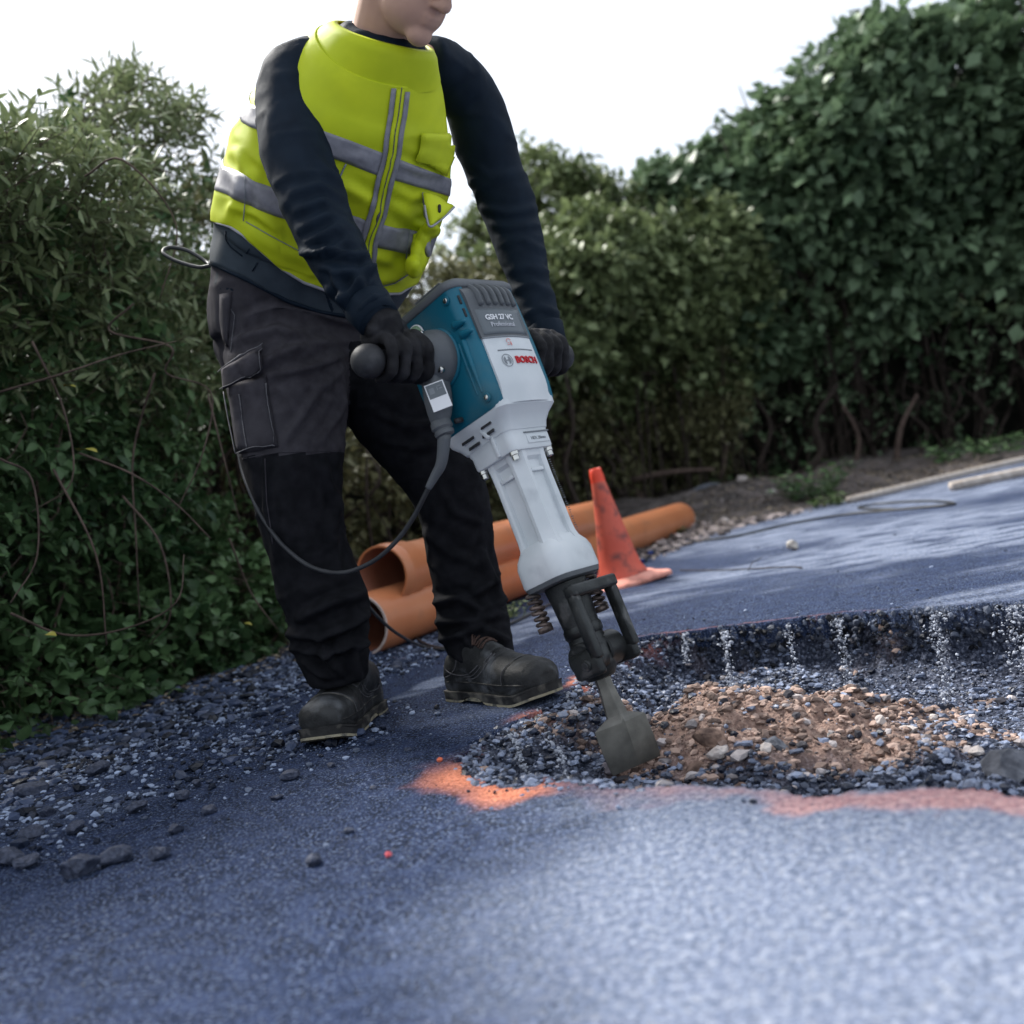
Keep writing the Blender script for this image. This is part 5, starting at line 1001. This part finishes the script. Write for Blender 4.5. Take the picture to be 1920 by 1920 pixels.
# piping along the hem, slate jacket hem below
pts = torso(uh, TH, VO+.001); pp('hem_piping', *tube(crs(pts[:-1], 2), .0032, 6, False), M_PIPING, vest)
jh = ring_smooth(ufit([(390, 492), (410, 500), (470, 528), (540, 565), (600, 585), (700, 600), (760, 590), (800, 545)], TH, .010))
hemp = vpatch('jacket_hem', jh, uh+.03, TH, 14, .008, M_NAVYP, jac, .004)
pts = torso(jh, TH, .009); pp('jacket_hem_edge', *tube(crs(pts[:-1], 2), .0045, 6, False), M_NAVY, jac)
bands = [([(420, 312), (443, 319), (465, 330), (490, 344), (560, 373), (651, 402), (700, 416), (769, 431), (840, 440)], [(410, 358), (430, 366), (462, 383), (510, 402), (580, 428), (671, 457), (759, 474), (840, 482)]),
         ([(430, 170), (470, 195), (560, 228), (660, 264), (740, 294), (831, 330), (870, 345)], [(430, 215), (470, 238), (560, 272), (616, 294), (711, 328), (831, 364), (870, 378)])]
for tp_, bt_ in bands:
    a_, b_ = ring_smooth(ufit(bt_, TH, VO)), ring_smooth(ufit(tp_, TH, VO)); vpatch('reflective_band', a_, b_, TH, 7, VO+.0016, M_REFL, vest, .0012)
bvV = None
dg = bpy.context.evaluated_depsgraph_get(); _m = vest.data; _o = gloc(vest); bvV = BVHTree.FromPolygons([tuple((np.array(q.co)+_o*0+gloc(PR)).tolist()) for q in _m.vertices], [tuple(p.vertices) for p in _m.polygons])
zl = [(752, 128), (750, 165), (744, 215), (737, 255),  (734, 285), (729, 310), (721, 335), (715, 365), (709, 395), (698, 430), (689, 462), (687, 485), (690, 520), (693, 548)]
zl = np.array(zl, float)
for dx, w in ((-13, 9), (13, 9)):
    k_ = zl[:12] if dx < 0 else zl; decal('zip_tape', bvV, k_+[dx-w/2, 0], k_+[dx+w/2, 0], 30, 3, .0042, M_REFL, vest, .0012)
decal('zip_flap', bvV, zl-[7.5, 0], zl+[7.5, 0], 34, 4, .0062, M_HIVIS, vest, .002, rim=.002)
seam('zip', bvV, zl, 1.6, M_STITCH, vest, .0072)
# chest pocket edge, side seams and vest pockets
decal('chest_pocket', bvV, [(786, 250), (782, 280), (774, 302)], [(850, 250), (848, 290), (832, 328)], 12, 10, .013, M_HIVIS, vest, .003, rim=.005)
seam('seam', bvV, [(649, 306), (637, 330), (632, 342)], 3, M_GPRINT, vest, .003)
seam('seam', bvV, [(462, 416), (500, 438), (560, 470)], 1.6, M_GPRINT, vest, .002); seam('seam', bvV, [(463, 330), (461, 372), (459, 416)], 1.6, M_GPRINT, vest, .005)
seam('seam', bvV, [(700, 540), (740, 530), (768, 512)], 1.6, M_GPRINT, vest, .002); seam('seam', bvV, [(766, 430), (760, 480), (766, 512)], 1.6, M_GPRINT, vest, .005); seam('seam', bvV, [(791, 360), (794, 400), (804, 425)], 3, M_REFL, vest, .004)
decal('vest_pocket', bvV, [(772, 440), (768, 480), (772, 508)], [(800, 420), (800, 460), (792, 500)], 12, 6, .012, M_HIVIS, vest, .004, rim=.006)
# flap standing off the far side, with a hook fastener
def quadstrip(name, A, B, mt, par, thick=.003, bul=.0):
    A, B = np.array(A), np.array(B); n_ = len(A); m_ = 6; V = np.vstack([A+(B-A)*t+(-FWD)*bul*math.sin(t*math.pi) for t in np.linspace(0, 1, m_)]); F_ = [(i*n_+j, i*n_+j+1, (i+1)*n_+j+1, (i+1)*n_+j) for i in range(m_-1) for j in range(n_-1)]
    o = pp(name, V, F_, mt, par); md = o.modifiers.new('t', 'SOLIDIFY'); md.thickness = thick; md.offset = 0; return o
quadstrip('pocket_flap', crs([P(793, 362, 1.955), P(797, 385, 1.945), P(803, 410, 1.94), P(806, 426, 1.94)], 4), crs([P(826, 372, 1.985), P(838, 381, 1.985), P(850, 388, 1.985), P(832, 408, 1.97)], 4), M_HIVIS, vest, .003, .010)
q = crs([P(796, 385, 1.935), P(800, 408, 1.93), P(807, 425, 1.93), P(828, 411, 1.96), P(852, 388, 1.98)], 5); pp('flap_piping', *tube(q, .0022, 6), M_PIPING, vest)
for a_, b_ in ((824, 391),): pp('snap_fastener', *tube([P(a_, b_-5, 1.938 if a_ < 810 else 1.95), P(a_, b_+5, 1.933 if a_ < 810 else 1.948)], .0032, 8, round_end=True), M_BLACK, vest)
v, f = remesh([sphere(P(806, 434, 2.02), (.024, .035, .014)), sphere(P(792, 452, 2.03), (.016, .035, .024)), sphere(P(783, 478, 2.02), (.015, .035, .035)), sphere(P(777, 502, 2.0), (.016, .035, .022))], .0035, 2); v = v+normals(v, f)*(.0045*fbm(v, 26, 3))[:, None]; pp('side_pocket', v, f, M_HIVIS, vest)
pp('pocket_hollow', *sphere(P(800, 462, 2.03), (.009, .02, .022)), M_REFL, vest)  # grey lump, darker than the vest, standing for the pocket hollow
# belt tool sticking out behind the vest
pp('collar', *rings([torso(np.full(40, u_), np.linspace(-np.pi, np.pi, 40, endpoint=False), o_) for u_, o_ in ((.84, .012), (.88, .014), (.93, .018), (.96, .016), (.965, .008), (.90, .004))], False), M_HIVIS, vest)
# jacket pocket outline on the slate hem
seamp = [(428, 432), (424, 455), (450, 478), (470, 470)]
_hm = hemp.data; bvH = BVHTree.FromPolygons([tuple((np.array(q.co)+gloc(PR)).tolist()) for q in _hm.vertices], [tuple(p.vertices) for p in _hm.polygons])
for ln_ in ([(424, 433), (423, 448), (432, 462), (455, 480)], [(468, 466), (462, 475)], [(483, 492), (474, 508)]): seam('seam', bvH, ln_, 2.2, M_NAVY, jac, .002)
# ---- gloves: palm, four bent fingers and a thumb closed round the grip
def glove(name, gc, ax, upv, wrist, rgrip=.0195, sgn=1, lab_=None, scale=1.):
    """gc centre of the hand on the bar; ax along the bar from little finger to index; upv = up; front = direction the fingers wrap first"""
    ax = nrm(ax); up = nrm(upv-ax*(upv@ax)); fr = np.cross(ax, up)*sgn
    def C(x, phi, r): return gc+ax*x+(fr*math.cos(rad(phi))+up*math.sin(rad(phi)))*r
    parts = []; kn = []
    for i, (x, L, r) in enumerate([(-.036, .88, .0093), (-.0125, .98, .0102), (.0115, 1.03, .0106), (.035, .96, .0104)]):
        r *= scale; R0 = rgrip+r+.0015
        o_ = (3, -4, 2, -5)[i]; ph = [116+o_, 74+o_, 30+o_*2, -6+o_, -44, -74, -112*L]
        rr = [R0+.015, R0+.0085, R0+.0085, R0+.002, R0+.0035, R0+.0005, R0]
        sp_ = (x*1.0); pts = [C(sp_*(1.0+.04*k_), p_, q_) for k_, (p_, q_) in enumerate(zip(ph, rr))]
        rad_ = r*np.array([1.3, 1.08, 1.20, .98, 1.08, .95, .82]); c_ = crs(pts, 3); parts.append(tube(c_, np.interp(np.linspace(0, 1, len(c_)), np.linspace(0, 1, 7), rad_), 12, True, round_end=True)); kn.append(pts[0])
        wk = wrist+ax*x*.55; mid = (pts[0]*.5+wk*.5)+up*.010*scale
        parts.append(tube(crs([wk, mid, pts[0], pts[1]], 4), np.r_[np.linspace(.019, .0165, 6), np.linspace(.016, r*1.2, 7)]*scale, 12, True, round_end=True))
    # palm pad behind the bar, thumb round the inner end
    parts.append(sphere(C(0, 150, rgrip+.018), np.array([.026, .036, .024])*scale)); parts.append(tube([wrist-(gc-wrist)*.25, wrist, wrist*.5+C(0, 130, rgrip+.02)*.5, C(0, 130, rgrip+.018)], np.array([.031, .030, .030, .026])*scale, 20, True, round_end=True))
    th_ = crs([wrist*.6+C(.03, 150, rgrip+.02)*.4, C(.040, 170, rgrip+.016), C(.052, 205, rgrip+.013), C(.050, 245, rgrip+.012), C(.040, 285, rgrip+.012)], 4)
    parts.append(tube(th_, np.linspace(.0175, .0102, len(th_))*scale, 12, True, round_end=True))
    v, f = remesh(parts, .0026, 2, .5); N_ = normals(v, f); v = v+N_*(.0009*fbm(v, 70, 3)+.0011*fbm(v*np.array([1, 1, .5]), 38, 2))[:, None]
    # creases across the knuckles
    for k_ in kn:
        d = np.linalg.norm(v-k_, axis=1); v = v+N_*(.0022*np.exp(-(d/.011)**2))[:, None]
    return pp(name, v, f, M_GLOVE, None, label=lab_)
tX = RT@np.array([1., 0, 0]); tZ = RT@np.array([0, 0, 1.])
glove('glove', TL((-.189, HY, HS)), tX, np.array([0, 0, 1.]), P(722, 616, 1.725), sgn=1, scale=1.08)
glove('glove', TL((.189, HY, HS)), -tX, np.array([0, 0, 1.]), P(1037, 668, 2.10), sgn=-1, scale=1.16)
# ---- boots
def boot(heel, toe, ank, label, flip=1, lift=0.):
    heel = np.asarray(heel, float); toe = np.asarray(toe, float); fx = toe-heel; fx[2] = 0; L = np.linalg.norm(fx); fx = fx/L; fy_ = np.cross([0, 0, 1.], fx); o0 = heel.copy(); o0[2] = lift
    B = lambda p: o0+np.asarray(p)[..., 0:1]*fx*L+np.asarray(p)[..., 1:2]*fy_+np.asarray(p)[..., 2:3]*np.array([0, 0, 1.])
    def spring(t): return .020*sst(.72, 1.05, t)**1.3
    secs_ = [(.0, .026, .020, .060, 0), (.03, .036, .015, .098, 0), (.12, .040, .013, .122, 0), (.25, .040, .013, .136, .002), (.36, .043, .013, .134, .003), (.47, .047, .013, .122, .004), (.58, .052, .013, .106, .005), (.70, .0560, .013, .096, .005), (.82, .0560, .013, .090, .004), (.91, .051, .014, .080, .002), (.965, .042, .016, .066, 0), (1.0, .027, .020, .050, 0)]
    R_ = []
    for t, w, zb, zt, sk in secs_:
        a_ = np.linspace(0, 2*np.pi, 28, endpoint=False); c, s = np.cos(a_), np.sin(a_); zc = (zb+zt)/2; zh = (zt-zb)/2
        yy = w*np.sign(c)*np.abs(c)**np.where(s < 0, .4, .85)*np.where(s > 0, 1-.30*np.maximum(s, 0)**2, 1); zz = zc+zh*np.sign(s)*np.abs(s)**np.where(s < 0, .55, .8)+spring(t)
        R_.append(B(np.c_[np.full(28, t), yy+sk*flip, zz]))
    up_ = rings(R_); a0 = B((.17, 0, .08)); a1 = np.asarray(ank, float)
    shaft = tube([a0, a0*.5+a1*.5, a1], [.050, .050, .050], 24)
    v, f = remesh([up_, shaft, sphere(B((.10, 0, .07)), (.038, .038, .04))], .0035, 4, .5)
    N_ = normals(v, f); loc = np.c_[(v-o0)@fx/L, (v-o0)@fy_, v[:, 2]]
    # flex creases, toe cap seam, facing
    cr_ = -.0035*np.exp(-((loc[:, 0]-.60-.25*loc[:, 1])/.012)**2)*(loc[:, 2] > .045)-.003*np.exp(-((loc[:, 0]-.53+.3*loc[:, 1])/.012)**2)*(loc[:, 2] > .05)
    cr_ += -.0022*np.exp(-((loc[:, 2]-.046-.02*np.sin(loc[:, 0]*7))/.0025)**2)*(loc[:, 0] < .9)
    cr_ += .0025*np.exp(-(np.maximum(np.abs(loc[:, 1])-.0, 0)/.018)**4)*sst(.5, .46, loc[:, 0])*sst(.22, .28, loc[:, 0])*(loc[:, 2] > .06)
    v = v+N_*(cr_+.0012*fbm(v, 35, 3))[:, None]
    bo = pp('boot', v, f, M_BOOT, None, label=label)
    # outsole: welt, tread with arch, heel block
    def outline(k, n_=72):
        t = np.linspace(0, 1, n_//2); w = np.interp(t, [q[0] for q in secs_], [q[1] for q in secs_]); w = w*k+.0015; w[0] = .016; w[-1] = .018; e = (k-1)*.05
        xs_ = -.012+t*1.02; sk = np.interp(t, [q[0] for q in secs_], [q[4] for q in secs_])*flip
        return np.r_[np.c_[xs_, w+sk], np.c_[xs_[::-1], -w[::-1]+sk[::-1]]]
    def slab(k, z0, z1, t0=None, arch=0., dz=0.):
        q = outline(k); lo = []; hi = []
        ar = arch*np.exp(-((q[:, 0]-.36)/.11)**4)
        lo = B(np.c_[q, z0+spring(q[:, 0])+ar]); hi = B(np.c_[q, z1+spring(q[:, 0])]); lo2 = B(np.c_[np.c_[.5+(q[:, 0]-.5)*.985, q[:, 1]*.95], z0-.001+spring(q[:, 0])+ar]); n_ = len(q)
        V = np.vstack([lo, hi]); F_ = [(i, (i+1) % n_, n_+(i+1) % n_, n_+i) for i in range(n_)]
        h_ = n_//2
        for i in range(h_-1): F_.append((i, n_-1-i, n_-2-i, i+1)); F_.append((n_+i, n_+i+1, 2*n_-2-i, 2*n_-1-i))
        return V, F_
    so = pp('sole', *slab(1.02, .005, .0205, arch=.009), M_SOLE, bo); autosmooth(so, 40)
    w1 = pp('welt', *slab(1.06, .0195, .0235), M_SOLE, bo); autosmooth(w1, 40)
    w2 = pp('tread', *slab(1.02, .0, .0055, arch=.013), M_SOLEY, bo); autosmooth(w2, 40)
    hb = outline(1.04); hb = hb[hb[:, 0] < .24]; n_ = len(hb)
    bvB = BVHTree.FromPolygons([tuple(q) for q in v.tolist()], [tuple(q) for q in f])
    def drop(x, y): h = bvB.ray_cast(Vector(B((x, y, .3))[0].tolist() if B((x, y, .3)).ndim > 1 else B((x, y, .3)).tolist()), Vector((0, 0, -1)), 1); return np.array(h[0]) if h[0] else B((x, y, .1))
    ls = []
    for i, x in enumerate((.335, .375, .415, .455)):
        a_ = [drop(x+.012*math.sin(k_*2)*(i % 2*2-1)*.0+(.018*(k_/6-.5))*(1 if i % 2 else -1), -.022+.044*k_/6)+np.array([0, 0, .0025]) for k_ in range(7)]; ls.append(tube(a_, .0022, 6))
        b_ = [drop(x+(.022*(k_/6-.5))*(-1 if i % 2 else 1), -.022+.044*k_/6)+np.array([0, 0, .0042]) for k_ in range(7)]; ls.append(tube(b_, .0022, 6))
    for s_ in (1, -1): ls.append(tube(crs([drop(.33, 0)+[0, 0, .005], drop(.35, .012*s_)+[0, 0, .012], drop(.38, .024*s_)+[0, 0, .006], drop(.36, .012*s_)+[0, 0, .005], drop(.34, 0)+[0, 0, .006]], 4), .002, 6))
    pp('laces', *join(ls), M_LACE, bo)
    # stitched seam lines along the quarter
    for s_ in (1, -1):
        ln_ = [B((t, 0, z)) for t, z in ((.02, .075), (.14, .062), (.28, .058), (.40, .068), (.50, .078))]; q = []
        for t, z in ((.03, .078), (.12, .066), (.22, .060), (.32, .062), (.42, .074), (.47, .084)):
            org_ = B((t, s_*.2, z)); h = bvB.ray_cast(Vector(org_.tolist()), Vector((-s_*fy_).tolist()), 1)
            if h[0]: q.append(np.array(h[0])+fy_*s_*.0006)
        if len(q) > 3: pp('seam', *tube(crs(q, 4), .0013, 5), M_STITCH, bo)
    def around(line, r_, off=.0006, nm='seam', mt=M_STITCH):
        q = []
        for t, ph in line:
            c_ = B((t, 0, .045)); d_ = fy_*math.cos(rad(ph))+np.array([0, 0, 1.])*math.sin(rad(ph)); h = bvB.ray_cast(Vector((c_+d_*.2).tolist()), Vector((-d_).tolist()), .3)
            if h[0]: q.append(np.array(h[0])+d_*off)
        if len(q) > 3: pp(nm, *tube(crs(q, 4), r_, 6), mt, bo)
    around([(.76-.02*math.cos(rad(2*p_)), p_) for p_ in range(0, 181, 15)], .0016, .0002, mt=M_SOLE)
    around([(.745-.02*math.cos(rad(2*p_)), p_) for p_ in range(0, 181, 15)], .0008)
    for a_, b_ in ((1, 0), (-1, 180)):
        around([(.30, b_+a_*10), (.40, b_+a_*14), (.50, b_+a_*28), (.56, b_+a_*50), (.57, b_+a_*75)], .0012)
        around([(.28, b_+a_*16), (.38, b_+a_*20), (.47, b_+a_*34), (.53, b_+a_*54), (.545, b_+a_*75)], .0010)
        around([(.04, b_+a_*12), (.12, b_+a_*20), (.20, b_+a_*40), (.22, b_+a_*60)], .0012)
        around([(.08, b_-a_*2), (.25, b_-a_*1), (.45, b_+a_*0), (.65, b_-a_*1), (.85, b_+a_*1), (.93, b_+a_*2)], .0018, .0004, mt=M_SOLE)
    return bo
hN, tN = G(712, 1322), G(612, 1386); hN[2] = tN[2] = 0
dN = nrm(tN-hN); 
boot(G(700, 1333)+np.array([.0, 0, 0]), G(700, 1333)+nrm(G(612, 1392)-G(706, 1330)+np.array([0, -.06, 0]))*.298, P(640, 1262, 2.10), 'near boot, toe pointing toward the viewer', -1)
boot(G(858, 1306), G(858, 1306)+nrm(G(1066, 1318)-G(858, 1306)+np.array([0.01, -.02, 0]))*.318, P(905, 1222, 2.225), 'far boot, seen from its side with the toe to the right', 1)
# ---- body: one continuous figure inside the clothes, head and neck bare
hc = P(774, -62, 1.76); fd = nrm([.50, -.45, -.62]); hu = nrm(np.array([.30, -.25, .9])-fd*(np.array([.30, -.25, .9])@fd)); hr = np.cross(fd, hu); HM_ = np.stack([hr, fd, hu], -1)
H = lambda p: hc+HM_@np.asarray(p, float)
gi, sh_ = torso_grid(np.linspace(.02, .97, 20), np.linspace(-np.pi, np.pi, 32, endpoint=False), -.022); body_t = rings([gi[i*32:(i+1)*32] for i in range(20)])
inner = lambda l, k=.7: limb([(a_, b_, c_, w*k) for a_, b_, c_, w in l], end=True)
parts = [body_t, inner(legN[:-2], .6), inner(legF[:-2], .6), inner(armN[:-3], .6), inner(armF[:-3], .6), tube([TC[-8], TC[-1], H((0, -.03, -.05))], [.065, .06, .058], 20, round_end=True), sphere(H((0, -.012, .015)), (.076, .098, .098), HM_), sphere(H((0, .03, -.05)), (.060, .062, .058), HM_), sphere(H((0, .068, -.092)), (.026, .022, .022), HM_),
         tube([H((0, .082, .012)), H((0, .098, -.012)), H((0, .108, -.032))], [.009, .011, .0135], 12, round_end=True), sphere(H((.012, .098, -.036)), (.008, .009, .007), HM_), sphere(H((-.012, .098, -.036)), (.008, .009, .007), HM_), sphere(H((0, .086, -.058)), (.024, .012, .0055), HM_), sphere(H((0, .084, -.070)), (.021, .012, .006), HM_), sphere(H((.03, .078, .026)), (.022, .01, .007), HM_), sphere(H((-.03, .078, .026)), (.022, .01, .007), HM_),
         sphere(H((.078, -.01, -.01)), (.009, .018, .031), HM_), sphere(H((-.078, -.01, -.01)), (.009, .018, .031), HM_)]
v, f = remesh(parts, .0045, 3, .5); body = pp('body', v, f, M_SKIN)
for s_ in (1, -1):
    e = pp('eye', *sphere(H((.030*s_, .079, .006)), (.0125, .0125, .0125), HM_), M_EYE, body); pp('iris', *sphere(H((.030*s_, .0895, .003)), (.0055, .003, .0055), HM_), M_IRIS, e)
    pp('eyebrow', *tube([H((.012*s_, .089, .028)), H((.03*s_, .088, .033)), H((.048*s_, .074, .028))], [.003, .004, .002], 8, round_end=True), M_HAIR, body)
q = sphere(H((0, -.022, .022)), (.083, .100, .102), HM_); l = (q[0]-hc)@HM_; kf = [fa for fa in q[1] if np.mean([l[i][2] for i in fa]) > -.055-.6*min(0, 1)*0 and np.mean([l[i][1] for i in fa]) < .055 and not (np.mean([l[i][1] for i in fa]) > -.02 and np.mean([l[i][2] for i in fa]) < .02)]
pp('hair', q[0]+normals(*q)*(.003*fbm(q[0], 90, 2))[:, None], kf, M_HAIR, body)
# helmet
a_ = np.linspace(0, 2*np.pi, 48, endpoint=False); R_ = []
for z_, r_ in ((.030, 1.0), (.040, 1.01), (.065, 1.0), (.095, .93), (.12, .78), (.137, .55), (.146, .28), (.148, .05)): R_.append(np.array([H((.098*r_*math.cos(t), -.012+.120*r_*math.sin(t), z_+.004)) for t in a_]))
hl = root('helmet', tuple(H((0, 0, .04))), 'plain white safety helmet on the bent head of the worker', 'helmet'); o = part('helmet_shell', *rings(R_), M_HELM, hl)
R_ = [np.array([H(((.098*k_+e_)*math.cos(t), -.012+(.120*k_+e_+(.045*k2 if math.sin(t) > 0 else .004)*max(0, math.sin(t))**2)*math.sin(t), z_)) for t in a_]) for k_, e_, k2, z_ in ((.97, 0, 0, .036), (1, .006, 1, .032), (1, .010, 1, .029), (1, .006, 1, .026), (.97, 0, 0, .028))]
part('helmet_brim', *rings(R_, False), M_HELM, hl)
